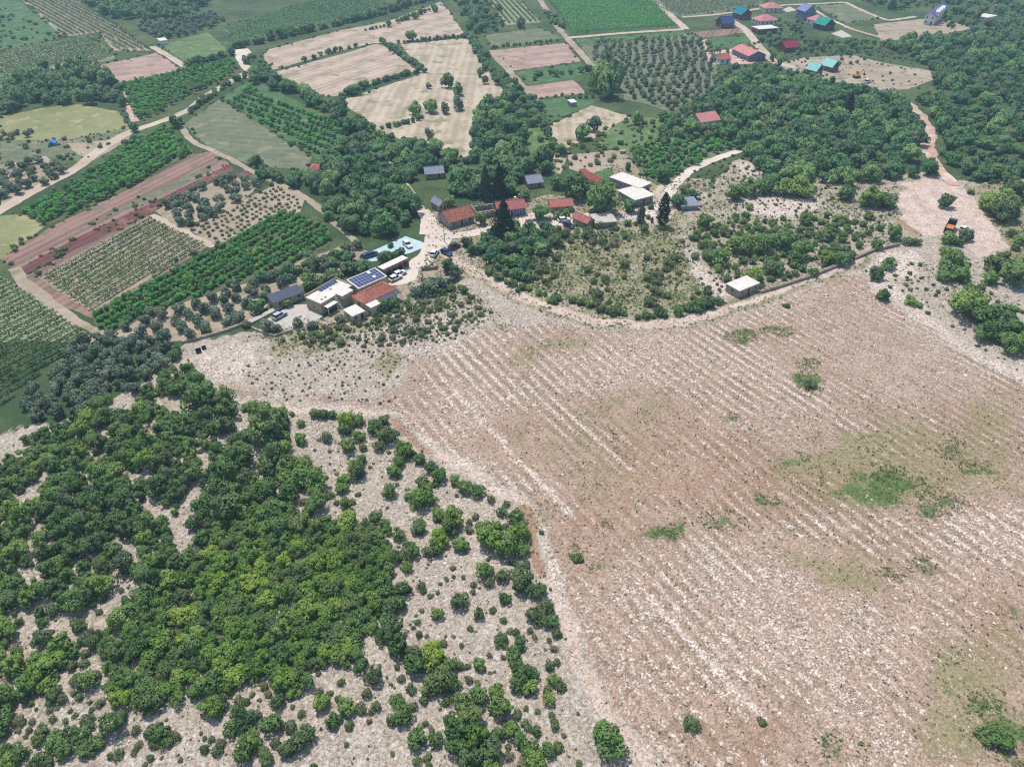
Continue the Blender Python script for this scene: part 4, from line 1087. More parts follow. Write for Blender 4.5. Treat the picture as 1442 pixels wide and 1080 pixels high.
# ---- single trees of the valley fields
FIELD_TREES = [('hill', 631, 117, 9, 1.3), ('hill', 645, 127, 9, 1.3), ('olive', 676, 104, 7, 1.2), ('olive', 683, 114, 6, 1.2), ('hill', 585, 155, 11, 1.2), ('hill', 608, 151, 12, 1.1), ('olive', 626, 154, 8, 1.3), ('olive', 646, 148, 9, 1.3),
               ('olive', 604, 190, 9, 1.1), ('hill', 616, 207, 13, 0.95), ('hill', 579, 52, 9, 1.1), ('hill', 500, 128, 11, 0.9), ('hill', 547, 35, 5, 1.1), ('hill', 585, 23, 6, 1.1), ('hill', 613, 14, 5, 1.1), ('olive', 604, 122, 5, 1.0),
               ('hill', 247, 173, 10, 1.2), ('hill', 189, 180, 8, 1.2), ('hill', 362, 230, 7, 1.7), ('hill', 382, 244, 6, 1.2), ('hill', 820, 188, 13, 1.1), ('olive', 836, 178, 11, 1.2), ('hill', 897, 168, 9, 1.4), ('hill', 733, 34, 8, 1.1),
               ('hill', 855, 118, 20, 1.5), ('hill', 846, 112, 16, 1.6), ('hill', 866, 112, 15, 1.6), ('hill', 856, 128, 14, 1.2), ('hill', 857, 106, 17, 1.7), ('hill', 1255, 8, 6, 1.6), ('hill', 1088, 82, 4, 2.0), ('hill', 1097, 91, 4, 2.0), ('hill', 50, 108, 8, 1.4), ('hill', 105, 96, 12, 1.2), ('hill', 120, 102, 12, 1.2),
               # village
               ('tree', 846, 283, 25, 1.1), ('tree', 806, 264, 22, 1.05), ('tree', 826, 268, 14, 1.1), ('hill', 887, 292, 12, 0.95), ('hill', 785, 303, 11, 1.0), ('hill', 763, 301, 14, 1.0), ('hill', 678, 310, 9, 1.3), ('lime', 785, 305, 7, 1.1), ('lime', 797, 301, 8, 1.1),
               ('hill', 935, 248, 12, 1.1), ('hill', 884, 236, 6, 1.3), ('hill', 613, 296, 8, 1.2), ('hill', 633, 286, 9, 1.1), ('hill', 917, 292, 5, 1.0), ('hill', 913, 306, 4, 1.0), ('hill', 665, 270, 12, 1.1), ('hill', 640, 268, 12, 1.0), ('hill', 700, 292, 8, 1.0),
               ('hill', 955, 285, 12, 0.9), ('hill', 975, 275, 9, 0.9), ('olive', 965, 268, 9, 0.9), ('hill', 770, 270, 14, 1.0), ('hill', 735, 275, 12, 0.9), ('hill', 720, 268, 12, 0.9),
               # farm
               ('hill', 435, 399, 14, 1.0), ('hill', 404, 427, 9, 0.9), ('hill', 470, 390, 16, 0.8), ('hill', 490, 378, 14, 0.8), ('hill', 512, 375, 12, 0.8), ('hill', 540, 362, 13, 0.9), ('hill', 572, 352, 12, 0.8), ('hill', 550, 346, 5, 1.0),
               ('tree', 540, 432, 12, 0.9), ('tree', 556, 428, 10, 1.0), ('tree', 630, 375, 12, 1.1), ('tree', 642, 384, 10, 1.1), ('tree', 622, 364, 9, 1.1), ('olive', 604, 405, 16, 0.8), ('olive', 622, 400, 13, 0.9), ('olive', 588, 412, 12, 0.8), ('olive', 378, 460, 13, 0.9), ('olive', 388, 464, 10, 0.9),
               ('olive', 420, 455, 9, 0.9), ('olive', 440, 458, 9, 0.8), ('olive', 478, 450, 9, 0.9), ('hill', 384, 424, 7, 0.9), ('hill', 362, 432, 14, 0.9), ('hill', 372, 418, 9, 1.0), ('hill', 347, 458, 7, 0.9)]
for k, x, y, r, hs in FIELD_TREES:
    at_px(k, x, y, r, hs)
# dark conifers and cypresses: base pixel, height px
for k, x, yb, hpx in (('conifer', 709, 337, 55), ('conifer', 684, 280, 45), ('conifer', 703, 278, 46), ('cypress', 932, 318, 45), ('cypress', 902, 314, 24), ('conifer', 1190, 168, 36), ('conifer', 1252, 186, 32), ('cypress', 918, 314, 8)):
    p = P(x, yb)
    d = math.sqrt(H * H + p[1] ** 2); depth = mpp(x, yb) * FPX
    add_tree(k, p[0], p[1], hpx * depth / FPX / (p[1] / d), 1.0)
# ---- scrub hill below the village
scatter('hill', [(652, 348), (700, 327), (770, 325), (790, 340), (760, 370), (745, 395), (770, 412), (735, 400), (690, 380)], 190, 1.2, 2.6, 0.6)
along('bush', [(690, 388), (735, 408), (780, 422), (830, 434), (870, 443), (905, 447), (960, 441), (1012, 426)], 2.3, 0.9, 1.8, 0.7)
scatter('shrub', [(760, 325), (960, 322), (985, 380), (1005, 420), (900, 442), (800, 424), (750, 395)], 260, 0.4, 2.1, 0.75, skew=2.0, dens=lambda x, y: 0.08 + 0.92 * (vnoise(x, y, 8) > 0.55))
scatter('shrub', [(700, 330), (960, 322), (985, 380), (1005, 420), (900, 442), (800, 424), (700, 385)], 800, 0.2, 0.6, 0.85, skew=2.0, dens=lambda x, y: 0.12 + 0.88 * (vnoise(x + 20, y, 6) > 0.55))
scatter('bush', [(760, 320), (900, 316), (940, 330), (860, 345), (780, 345)], 160, 0.7, 1.6, 0.9)
# farm slope
scatter('shrub', [(400, 470), (480, 452), (600, 420), (655, 400), (690, 440), (640, 470), (540, 488), (440, 490)], 420, 0.35, 1.3, 0.85, skew=2.5, dens=lambda x, y: 0.25 + 0.75 * (vnoise(x, y, 8) > 0.47))
scatter('bush', [(430, 462), (520, 452), (600, 420), (650, 400), (670, 430), (640, 455), (560, 470), (470, 480), (390, 480)], 220, 0.4, 1.9, 0.72, skew=2.2, dens=lambda x, y: 0.3 + 0.7 * (vnoise(x, y, 7) > 0.45))
scatter('shrub', [(380, 480), (430, 462), (520, 452), (600, 420), (650, 400), (700, 440), (640, 480), (560, 490), (470, 495)], 320, 0.25, 0.7, 1.1)
scatter('shrub', [(320, 520), (420, 500), (560, 490), (560, 570), (400, 565)], 200, 0.2, 0.45, 1.4)
# terraces right of the scrub hill
RT = [(1145,440,75),(1110,480,40),(1180,480,45),(1340,430,70),(1400,470,70),(1300,490,40),(1200,600,80),(1260,640,70),(1350,640,70),(1380,700,80),(1280,720,50),(1400,770,60),(1240,590,50),(820,470,45),(870,430,35),(965,580,30),(1000,600,20),(845,560,35),
      (1110,165,40),(1340,180,70),(1400,120,60),(1290,170,50),(690,130,45),(790,150,60),(850,160,50),(655,230,25),(785,225,25),(820,350,32),(755,300,18),(895,300,40),(520,240,35),(610,310,35),(640,350,25),(300,480,40),(380,450,50),(220,435,20),(250,350,60),
      (340,350,60),(430,330,60),(500,370,50),(480,400,40),(150,400,50),(110,390,35),(610,400,40),(660,410,45),(700,400,35),(550,460,30),(90,250,40),(50,315,25),(380,250,25),(440,260,18),(500,110,60),(430,110,50),(350,100,50),(280,110,50),(220,130,40),(60,600,40),
      (110,590,35),(20,610,30),(1120,320,35),(1160,330,35),(1090,300,35),(1200,310,35),(1220,300,25),(1110,370,30),(950,330,30),(985,330,25),(440,600,18),(1215,120,18)]
for x, y, r in RT:
    px, py, pr = 962 + x / 3.004, 230 + y / 3.004, r / 3.004
    rm = pr * mpp(px, py)
    q = at_px('tree' if rm > 2.2 else 'bush', px, py, pr, rng.uniform(0.75, 1.0))
    GR.add(q[0], q[1], rm)
scatter('bush', [(975, 330), (1060, 290), (1160, 300), (1260, 330), (1190, 360), (1060, 404), (1020, 400)], 420, 0.5, 1.7, 0.7, dens=lambda x, y: 0.2 + 0.8 * (vnoise(x, y, 11) > 0.48))
scatter('shrub', [(965, 325), (1060, 240), (1250, 262), (1258, 332), (1190, 360), (1060, 408), (1012, 420)], 900, 0.2, 0.7, 0.95)
scatter('tree', [(1335, 430), (1360, 420), (1442, 445), (1540, 470), (1560, 560), (1442, 520), (1390, 480)], 80, 1.4, 3.0, 0.62)
scatter('tree', [(1385, 275), (1442, 262), (1540, 262), (1560, 420), (1442, 410), (1420, 350)], 80, 1.2, 2.8, 0.85)
scatter('shrub', [(1200, 370), (1320, 370), (1442, 430), (1442, 530), (1330, 460)], 200, 0.2, 0.8, 1.2)
along('bush', [(1065, 404), (1110, 392), (1160, 374), (1200, 360)], 3.0, 0.7, 1.5, 0.6)
scatter('tree', [(1040, 330), (1080, 320), (1150, 330), (1150, 358), (1100, 372), (1040, 362)], 60, 1.0, 2.0, 0.7)
scatter('tree', [(1030, 262), (1090, 255), (1150, 268), (1150, 276), (1060, 282)], 40, 1.2, 2.2, 0.7)
for x, y, r, k in ((858, 1045, 26, 'tree'), (975, 1019, 14, 'bush'), (1073, 1015, 7, 'shrub'), (845, 1028, 12, 'bush'), (811, 785, 9, 'bush'), (1140, 540, 10, 'shrub'), (1410, 1040, 20, 'bush'), (1385, 1035, 14, 'shrub'), (1417, 300, 22, 'tree')):
    at_px(k, x, y, r, 0.85)

# ---- vines in rows
def vineyard(label, poly, dirpx, sp, r_leaf, w, h, per_m, leaf='vine_leaf'):
    g = PP(poly)
    ang = gang(*dirpx)
    d = np.array([math.cos(ang), math.sin(ang)]); nn = np.array([-d[1], d[0]])
    c = g.mean(0)
    root = empty('vineyard', (c[0], c[1], 0.0))
    tag(root, label, 'vineyard')
    u = (g - c) @ d; v = (g - c) @ nn
    for vv in np.arange(v.min() + sp * .5, v.max(), sp):
        uu = np.arange(u.min(), u.max(), 0.5)
        pt = c + uu[:, None] * d + vv * nn
        k = inside(g, pt[:, 0], pt[:, 1])
        if k.sum() < 6:
            continue
        uk = uu[k]
        n = int(len(uk) * 0.5 * per_m)
        a = rng.choice(uk, n) + rng.uniform(0, 0.5, n)
        thin = (vnoise(a * 1.0 + vv * 9, a * 0 + vv, 3.0) > 0.06)
        a = a[thin]; n = len(a)
        off = np.clip(rng.normal(size=n) * 0.5, -1, 1)
        zz = rng.uniform(0.25, 1.0, n) ** 0.7 * h
        p = np.c_[(a[:, None] * d + (vv + off[:, None] * w) * nn), zz]
        q = np.c_[(off[:, None] * nn) * 0.9, 0.35 + zz / h * 0.8]
        q /= np.linalg.norm(q, axis=1)[:, None]
        nr = q + rng.normal(size=q.shape) * 0.5; nr /= np.linalg.norm(nr, axis=1)[:, None]
        V, F = quads(p, nr, r_leaf * rng.uniform(0.6, 1.3, n), rng)
        cl = np.clip(vnoise(a, a * 0 + vv, 1.5) * 0.6 + rng.random(n) * 0.4, 0, 1)
        link('vine_row', mesh_np('vine_row', V, F, [M[leaf]], None, np.repeat(q, 4, 0), np.repeat(cl, 4)), root)['kind'] = 'stuff'
    return root
vineyard('vineyard of spaced rows between the red tilled strips and the bright green orchard', [(55, 390), (207, 308), (290, 347), (128, 440)], ((53, 390), (207, 307)), 2.5, 0.24, 0.55, 1.3, 24)
vineyard('vineyard at the left edge below the red farm track', [(-70, 372), (0, 389), (30, 409), (67, 435), (100, 458), (118, 471), (90, 500), (0, 575), (-80, 600)], ((0, 470), (100, 420)), 2.5, 0.24, 0.55, 1.3, 24)
vineyard('far vineyard on reddish soil in the upper left corner', [(32, 0), (108, 0), (170, 40), (212, 71), (165, 71), (140, 46), (92, 52)], ((90, 6), (200, 62)), 3.2, 0.36, 0.6, 1.4, 9)
vineyard('dark green vineyard above the clump of trees at the left edge', [(0, 74), (125, 51), (160, 82), (128, 91), (95, 87), (0, 124)], ((0, 108), (130, 72)), 3.0, 0.36, 0.7, 1.4, 10)
vineyard('light green far vineyard along the long dark hedge at the top', [(315, 41), (400, 15), (470, -8), (555, -8), (530, 13), (480, 26), (338, 60)], ((337, 58), (480, 24)), 4.4, 0.36, 0.6, 1.4, 8)
vineyard('small vineyard with pale gaps between rows at the top middle', [(684, -4), (727, -4), (759, 31), (714, 34)], ((690, 0), (718, 33)), 3.6, 0.36, 0.6, 1.4, 9)
vineyard('wide dense green vineyard at the top centre beside the pale road', [(768, -8), (914, -8), (950, 36), (808, 46)], ((770, 10), (930, 22)), 2.4, 0.36, 0.8, 1.4, 6, 'fruit_leaf')
vineyard('pale far vineyard above the hamlet with blue and red roofs', [(905, -10), (1090, -10), (1068, 7), (1014, 17), (962, 23), (938, 17)], ((940, 0), (975, 18)), 3.6, 0.34, 0.5, 1.3, 7)
vineyard('thin strip of vines beside the olive orchard below the pale road', [(812, 57), (960, 47), (962, 51), (832, 66), (816, 62)], ((812, 57), (960, 47)), 2.4, 0.34, 0.7, 1.3, 6, 'fruit_leaf')

# ---- trees into objects: the 290 that show largest of each kind singly, the others as one mass
LABEL = {
 'btree': ('bright_green_tree', '', 'tree', 'bright green trees of the near wood'),
 'tree': ('broadleaf_tree', 'green broadleaf tree of the open wood on the stony slope', 'tree', 'broadleaf trees of the stony slope'),
 'bush': ('bush', 'rounded green bush standing on the pale stony slope', 'bush', 'bushes of the stony slope'),
 'shrub': ('low_shrub', 'low olive-green shrub on bare stony ground', 'shrub', 'low shrubs on stony ground'),
 'olive': ('olive_tree', 'grey-green olive tree in the groves by the farm', 'olive tree', 'olive trees of the groves'),
 'fruit': ('orchard_tree', 'bright green fruit tree in a dense orchard row', 'fruit tree', 'fruit trees in orchard rows'),
 'hill': ('woodland_tree', 'dark green leafy tree of the valley woods and hedges', 'tree', 'trees of the valley woods and hedges'),
}
WHERE = {
 'tree': [([(-50, 500), (300, 500), (330, 700), (-50, 720)], 'in the dark upper left of the near wood'), ([(-50, 720), (260, 700), (260, 870), (-50, 900)], 'at the left edge of the near wood'),
          ([(260, 560), (480, 570), (480, 740), (250, 740)], 'in the upper right of the near wood'), ([(250, 740), (560, 740), (560, 960), (250, 960)], 'in the bright green middle of the near wood'),
          ([(480, 560), (800, 560), (800, 760), (480, 760)], 'beside the track along the stony field'), ([(560, 760), (820, 760), (820, 930), (560, 930)], 'on the grey scree beside the field track'),
          ([(540, 930), (830, 930), (830, 1100), (540, 1100)], 'in the thicket at the bottom centre'), ([(-50, 900), (250, 870), (260, 1100), (-50, 1100)], 'in the bottom left corner'), ([(250, 955), (540, 940), (540, 1100), (250, 1100)], 'on the pale scree at the bottom edge'),
          ([(1180, 240), (1500, 240), (1500, 560), (1180, 560)], 'on the stony ground below the quarry'), ([(1015, 215), (1180, 215), (1180, 420), (1015, 420)], 'on the terraces above the square hut'), ([(760, 225), (1000, 225), (1000, 330), (760, 330)], 'among the village houses'), ([(500, 350), (670, 350), (670, 460), (500, 460)], 'beside the farm buildings')],
 'bush': [([(480, 560), (800, 560), (800, 740), (480, 740)], 'beside the track along the stony field'), ([(540, 740), (820, 740), (820, 930), (540, 930)], 'on the grey scree beside the field track'), ([(540, 930), (830, 930), (830, 1100), (540, 1100)], 'at the bottom centre beside the thicket'),
          ([(-50, 860), (270, 860), (270, 1100), (-50, 1100)], 'in the bottom left corner'), ([(270, 860), (540, 860), (540, 1100), (270, 1100)], 'on the pale scree at the bottom edge'), ([(640, 310), (1015, 310), (1015, 460), (640, 460)], 'on the scrub hill below the village'),
          ([(380, 395), (700, 395), (700, 500), (380, 500)], 'on the slope below the farm'), ([(960, 220), (1290, 220), (1290, 430), (960, 430)], 'on the terraces above the square hut'), ([(-50, 480), (540, 480), (540, 870), (-50, 870)], 'between the trees of the near wood')],
 'shrub': [([(480, 560), (800, 560), (800, 930), (480, 930)], 'on the grey scree beside the field track'), ([(-50, 930), (830, 930), (830, 1100), (-50, 1100)], 'on the pale scree along the bottom edge'), ([(640, 310), (1015, 310), (1015, 460), (640, 460)], 'on the scrub hill below the village'),
           ([(270, 215), (440, 215), (440, 350), (270, 350)], 'in rows on pale soil beside the olive grove'), ([(960, 200), (1290, 200), (1290, 430), (960, 430)], 'on the terraces above the square hut'), ([(300, 395), (700, 395), (700, 580), (300, 580)], 'on the slope below the farm')],
 'olive': [([(20, 470), (280, 470), (280, 620), (20, 620)], 'between the left vineyard and the near wood'), ([(150, 340), (530, 340), (530, 490), (150, 490)], 'in the grove between the bright orchard and the farm'), ([(200, 240), (380, 240), (380, 325), (200, 325)], 'in the grove beside the red tilled strips'),
           ([(800, 40), (1030, 40), (1030, 175), (800, 175)], 'in the wide far olive orchard'), ([(-10, 175), (105, 175), (105, 295), (-10, 295)], 'in the grove at the left edge above the road')],
 'fruit': [([(120, 290), (480, 290), (480, 480), (120, 480)], 'in the bright orchard left of the farm'), ([(20, 170), (280, 170), (280, 325), (20, 325)], 'in the orchard between the road and the red strips'), ([(880, 180), (1060, 180), (1060, 270), (880, 270)], 'in the orchard above the white L-shaped building')],
 'hill': [([(960, 90), (1320, 90), (1320, 270), (960, 270)], 'in the dense wood below the turquoise chalets'), ([(1290, 30), (1500, 30), (1500, 280), (1290, 280)], 'on the wooded hillside right of the red track'), ([(640, 320), (800, 320), (800, 420), (640, 420)], 'in the thicket left on the scrub hill'),
          ([(425, 200), (600, 200), (600, 345), (425, 345)], 'in the wood left of the village lane'), ([(600, 130), (790, 130), (790, 300), (600, 300)], 'in the wood behind the village houses'), ([(340, 345), (600, 345), (600, 470), (340, 470)], 'around the farm buildings'), ([(790, 225), (1000, 225), (1000, 320), (790, 320)], 'around the white L-shaped building'),
          ([(-10, 85), (190, 85), (190, 170), (-10, 170)], 'in the clump between meadow and vineyard on the left'), ([(340, 60), (540, 60), (540, 215), (340, 215)], 'in the hedge beside the left orchard rows'), ([(300, -20), (620, -20), (620, 75), (300, 75)], 'in the long hedge at the top'), ([(470, 0), (780, 0), (780, 240), (470, 240)], 'in the hedges of the pale stubble fields')],
}
WHERE['btree'] = WHERE['tree']
def to_px(x, y):
    z = float(terr(x, y)) - H
    dep = CF[1] * y + CF[2] * z
    return 721 + FPX * x / dep, 540 - FPX * (CU[1] * y + CU[2] * z) / dep
def place_label(kind, x, y, r, rs):
    base = {'btree': 'bright yellow-green tree', 'tree': 'deep green broadleaf tree', 'bush': 'rounded green bush', 'shrub': 'low olive-green shrub', 'olive': 'grey-green olive tree', 'fruit': 'leafy green fruit tree', 'hill': 'dark green leafy tree'}[kind]
    px, py = to_px(x, y)
    size = 'small' if r < rs[0] else ('large' if r > rs[1] else 'medium-sized')
    for poly, ph in WHERE[kind]:
        if inside(np.array(poly, float), np.array(px), np.array(py)):
            return size + ' ' + base + ' ' + ph
    return size + ' ' + base + ' ' + ('standing in the valley' if py < 480 else 'standing on stony ground')
STUFF = {'btree': 'bright_woodland', 'tree': 'woodland', 'bush': 'scrub', 'shrub': 'low_scrub', 'olive': 'far_olive_grove', 'fruit': 'far_orchard', 'hill': 'far_woodland'}

def mass(name, kind, items):
    col = bpy.data.collections.new('proto_' + kind)
    for i, (cm, tm, comb) in enumerate(PROTO[kind]):
        col.objects.link(bpy.data.objects.new('%s_proto_%02d' % (kind, i), comb))
    A = np.array([it[:4] for it in items])
    me = bpy.data.meshes.new(name)
    me.vertices.add(len(A))
    co = np.c_[A[:, 0], A[:, 1], terr(A[:, 0], A[:, 1]) - 0.05]
    me.vertices.foreach_set('co', co.astype(np.float32).ravel())
    for nm, val in (('sc', A[:, 2]), ('hs', A[:, 3]), ('rz', rng.uniform(0, 6.28, len(A)))):
        a = me.attributes.new(nm, 'FLOAT', 'POINT'); a.data.foreach_set('value', val.astype(np.float32))
    a = me.attributes.new('ix', 'INT', 'POINT'); a.data.foreach_set('value', rng.integers(0, len(PROTO[kind]), len(A)).astype(np.int32))
    o = link(name, me)
    o['kind'] = 'stuff'
    ng = bpy.data.node_groups.new(name, 'GeometryNodeTree')
    ng.interface.new_socket('Geometry', in_out='INPUT', socket_type='NodeSocketGeometry')
    ng.interface.new_socket('Geometry', in_out='OUTPUT', socket_type='NodeSocketGeometry')
    nd, lk = ng.nodes, ng.links
    gi = nd.new('NodeGroupInput'); go = nd.new('NodeGroupOutput')
    ci = nd.new('GeometryNodeCollectionInfo'); ci.inputs['Collection'].default_value = col
    ci.inputs['Separate Children'].default_value = True; ci.inputs['Reset Children'].default_value = True
    ip = nd.new('GeometryNodeInstanceOnPoints'); ip.inputs['Pick Instance'].default_value = True
    def na(nm, t='FLOAT'):
        x = nd.new('GeometryNodeInputNamedAttribute'); x.data_type = t; x.inputs['Name'].default_value = nm
        return x.outputs[0]
    lk.new(gi.outputs[0], ip.inputs['Points']); lk.new(ci.outputs[0], ip.inputs['Instance'])
    lk.new(na('ix', 'INT'), ip.inputs['Instance Index'])
    cx = nd.new('ShaderNodeCombineXYZ'); lk.new(na('rz'), cx.inputs[2])
    e2r = nd.new('FunctionNodeEulerToRotation'); lk.new(cx.outputs[0], e2r.inputs[0]); lk.new(e2r.outputs[0], ip.inputs['Rotation'])
    sc = na('sc'); cs = nd.new('ShaderNodeCombineXYZ')
    mu = nd.new('ShaderNodeMath'); mu.operation = 'MULTIPLY'; lk.new(sc, mu.inputs[0]); lk.new(na('hs'), mu.inputs[1])
    lk.new(sc, cs.inputs[0]); lk.new(sc, cs.inputs[1]); lk.new(mu.outputs[0], cs.inputs[2])
    lk.new(cs.outputs[0], ip.inputs['Scale'])
    lk.new(ip.outputs[0], go.inputs[0])
    md = o.modifiers.new('scatter', 'NODES'); md.node_group = ng
    return o

def in_view(x, y):
    dep = CF[1] * y - CF[2] * H
    v = (CU[1] * y - CU[2] * H) / dep
    return abs(x / dep) < 0.725 and abs(v) < 0.545

KEEP_CLEAR = [(267, 506, 7), (281, 494, 4), (443, 243, 6), (1000, 174, 9), (612, 247, 8), (754, 257, 9), (845, 257, 5), (574, 345, 6), (629, 356, 5), (640, 348, 5), (612, 357, 5), (517, 361, 6), (525, 360, 6),
              (1206, 108, 4), (1221, 115, 4), (794, 311, 5), (801, 319, 4), (639, 396, 4), (557, 392, 6), (563, 386, 6), (620, 290, 6), (1150, 98, 8), (1172, 93, 8), (1337, 320, 7), (1357, 323, 4), (394, 446, 5)]
def hides(t):
    x, y, r, hs = t[:4]
    px, py = to_px(x, y)
    rp = r / mpp(px, py)
    return any(abs(px - a) < rp + c * 0.6 and -rp * 0.2 - c * 0.3 < py - b < rp * 1.3 * hs + c * 0.2 for a, b, c in KEEP_CLEAR)
def emit_trees():
    for kind, items in PLACED.items():
        if kind not in ('cypress', 'conifer', 'lime'):
            items = [t for t in items if not hides(t)]
        if kind in ('cypress', 'conifer', 'lime'):
            continue
        items = sorted(items, key=lambda t: -(t[2] / math.sqrt(t[0] ** 2 + t[1] ** 2 + H * H)) if in_view(t[0], t[1]) else 1.0)
        nm, lab, cat, grp = LABEL[kind]
        nview = sum(in_view(t[0], t[1]) for t in items)
        n1 = min(290, nview)
        rs = np.quantile([t[2] for t in items[:n1]], (0.33, 0.67))
        for i, (x, y, r, hs, g) in enumerate(items[:n1]):
            lab = place_label(kind, x, y, r, rs)
            cm, tm, comb = PROTO[kind][i % len(PROTO[kind])]
            z = float(terr(x, y)) - 0.05
            rz = rng.uniform(0, 6.28)
            if kind in ('tree', 'btree', 'olive', 'hill'):
                e = empty(nm, (x, y, z), rz); e.scale = (r, r, r * hs)
                link('trunk', tm, e); link('crown', cm, e)
            else:
                e = link(nm, comb, None, (x, y, z), rz, (r, r, r * hs))
            tag(e, lab, cat, grp)
        if len(items) > n1:
            mass(STUFF[kind], kind, items[n1:])
    print('TREES', {k: len(v) for k, v in PLACED.items()})
emit_trees()
lime_lab = ['small yellow-green tree left of the pair by the white boat', 'small yellow-green tree right of the pair by the white boat']
for i, (x, y, r, hs, g) in enumerate(PLACED.get('lime', [])):
    cm, tm, comb = PROTO['lime'][i % 2]
    e = empty('lime_tree', (x, y, 0.0), i * 2.0); e.scale = (r, r, r * hs)
    link('trunk', tm, e); link('crown', cm, e)
    tag(e, ['small yellow-green tree on the left of the pair before the low red-roofed house', 'small yellow-green tree on the right of the pair before the low red-roofed house'][i % 2], 'tree')
CLAB = {'conifer': ['big dark conifer standing alone in front of the red-roofed village houses', 'dark conifer on the left of the pair behind the village houses', 'dark pointed conifer on the right of the pair behind the village houses',
                    'dark conifer rising from the woods below the two turquoise-roofed chalets', 'slimmer dark conifer in the woods nearest the winding red track'],
        'cypress': ['tall narrow dark cypress beside the village lane junction', 'short broad cypress in front of the white L-shaped building', 'tiny young cypress between the two larger cypresses']}
for kind in ('conifer', 'cypress'):
    for i, (x, y, h, hs, g) in enumerate(PLACED[kind]):
        cm, tm, comb = PROTO[kind][i % 2]
        wf = (0.72 if i in (1, 2) else 1.0) if kind == 'conifer' else (1.0 if i == 0 else 1.35)
        e = empty(kind if kind == 'cypress' else 'conifer_tree', (x, y, 0.0), i * 1.7); e.scale = (h * wf, h * wf, h)
        link('trunk', tm, e); link('crown', cm, e)
        tag(e, CLAB[kind][i], 'cypress' if kind == 'cypress' else 'conifer')

# ------------------------------------------------------------------ stones and small plants of the field
def stones(name, n, boxes, size, mat, wfun):
    r = np.random.default_rng(len(name) + n)
    X = r.uniform(boxes[0], boxes[1], n * 6); Y = r.uniform(boxes[2], boxes[3], n * 6)
    k = (np.abs(X) < Y * 0.66 + 36) & (r.random(n * 6) < wfun(X, Y))
    X, Y = X[k][:n], Y[k][:n]; n = len(X)
    base = np.array([(1, 0, 0), (0, 1, 0), (-1, 0, 0), (0, -1, 0), (0, 0, 1), (0, 0, -0.6)], float)
    f = np.array([(0, 1, 4), (1, 2, 4), (2, 3, 4), (3, 0, 4), (1, 0, 5), (2, 1, 5), (3, 2, 5), (0, 3, 5)])
    s = r.uniform(size[0], size[1], n) * (0.7 + 0.9 * r.random(n) ** 5)
    V = base[None] * (1 + r.normal(size=(n, 6, 1)) * 0.22) * s[:, None, None] * np.array([1, 1, 0.7]) + r.normal(size=(n, 6, 3)) * s[:, None, None] * 0.14
    a = r.uniform(0, 6.28, n); ca, sa = np.cos(a)[:, None], np.sin(a)[:, None]
    vx = V[:, :, 0] * ca - V[:, :, 1] * sa; vy = V[:, :, 0] * sa + V[:, :, 1] * ca
    V = np.stack([vx + X[:, None], vy + Y[:, None], V[:, :, 2] + (terr(X, Y) + s * 0.15)[:, None]], 2).reshape(-1, 3)
    F = (f[None] + (np.arange(n) * 6)[:, None, None]).reshape(-1, 3)
    cl = np.repeat(r.random(n), 6)
    o = link(name, mesh_np(name, V, F, [mat], None, None, cl))
    o['kind'] = 'stuff'
    return o

def stonemat():
    m = NT('limestone')
    c = m.mix(m.attr('cl').outputs['Fac'], lin(182, 167, 150), lin(230, 216, 200))
    return m.color(m.mix(m.ramp(m.noise(3.0, 4, 0.6), 0.45, 0.75, 0, 0.4), c, lin(150, 138, 126)))
M['stone'] = stonemat()

def rowphase(x, y):
    u = -x * math.sin(ROW_ANG) + y * math.cos(ROW_ANG)
    return 0.5 + 0.5 * np.sin(u * 2 * math.pi / ROW_SP)

def wf_field(x, y):
    w = mask_at('white', x, y)
    rw = mask_at('rows', x, y)
    g = 1 - mask_at('grass', x, y)
    return np.clip((w - 0.08) * 1.3, 0.02, 1) * g * (1 - rw * 0.35) * (1 - rw * 0.6 * (1 - rowphase(x, y))) * (0.3 + 0.7 * (vnoise(x, y, 2.2) > 0.45)) * (1 - 0.6 * mask_at('wood', x, y))
stones('loose_stones', 80000, (-90, 120, 40, 160), (0.07, 0.17), M['stone'], wf_field)
stones('loose_rocks', 4200, (-110, 150, 40, 200), (0.2, 0.46), M['stone'], lambda x, y: np.clip(mask_at('white', x, y) - 0.32, 0, 1) * (1 - mask_at('rows', x, y) * 0.6) * (1 - mask_at('grass', x, y)))

def tufts(name, X, Y, S, mat, blades=7, lift=0.45, seed=5):
    r = np.random.default_rng(seed)
    n = len(X)
    XX = np.repeat(X, blades); YY = np.repeat(Y, blades); SS = np.repeat(S, blades)
    d = r.normal(size=(n * blades, 3)); d[:, 2] = np.abs(d[:, 2]) + 0.2; d /= np.linalg.norm(d, axis=1)[:, None]
    p = np.stack([XX, YY, terr(XX, YY)], 1) + d * (SS * r.uniform(0.5, 1.0, n * blades))[:, None] * np.array([1, 1, lift * 1.6])
    nr = d + r.normal(size=d.shape) * 0.5; nr /= np.linalg.norm(nr, axis=1)[:, None]
    V, F = quads(p, nr, SS * r.uniform(0.35, 0.65, n * blades), r, 0.6)
    cl = np.repeat(r.random(n), blades) * 0.7 + r.random(n * blades) * 0.3
    q = d + np.array([0, 0, 0.5]); q /= np.linalg.norm(q, axis=1)[:, None]
    o = link(name, mesh_np(name, V, F, [mat], None, np.repeat(q, 4, 0), np.repeat(cl, 4)))
    o['kind'] = 'stuff'
    return o

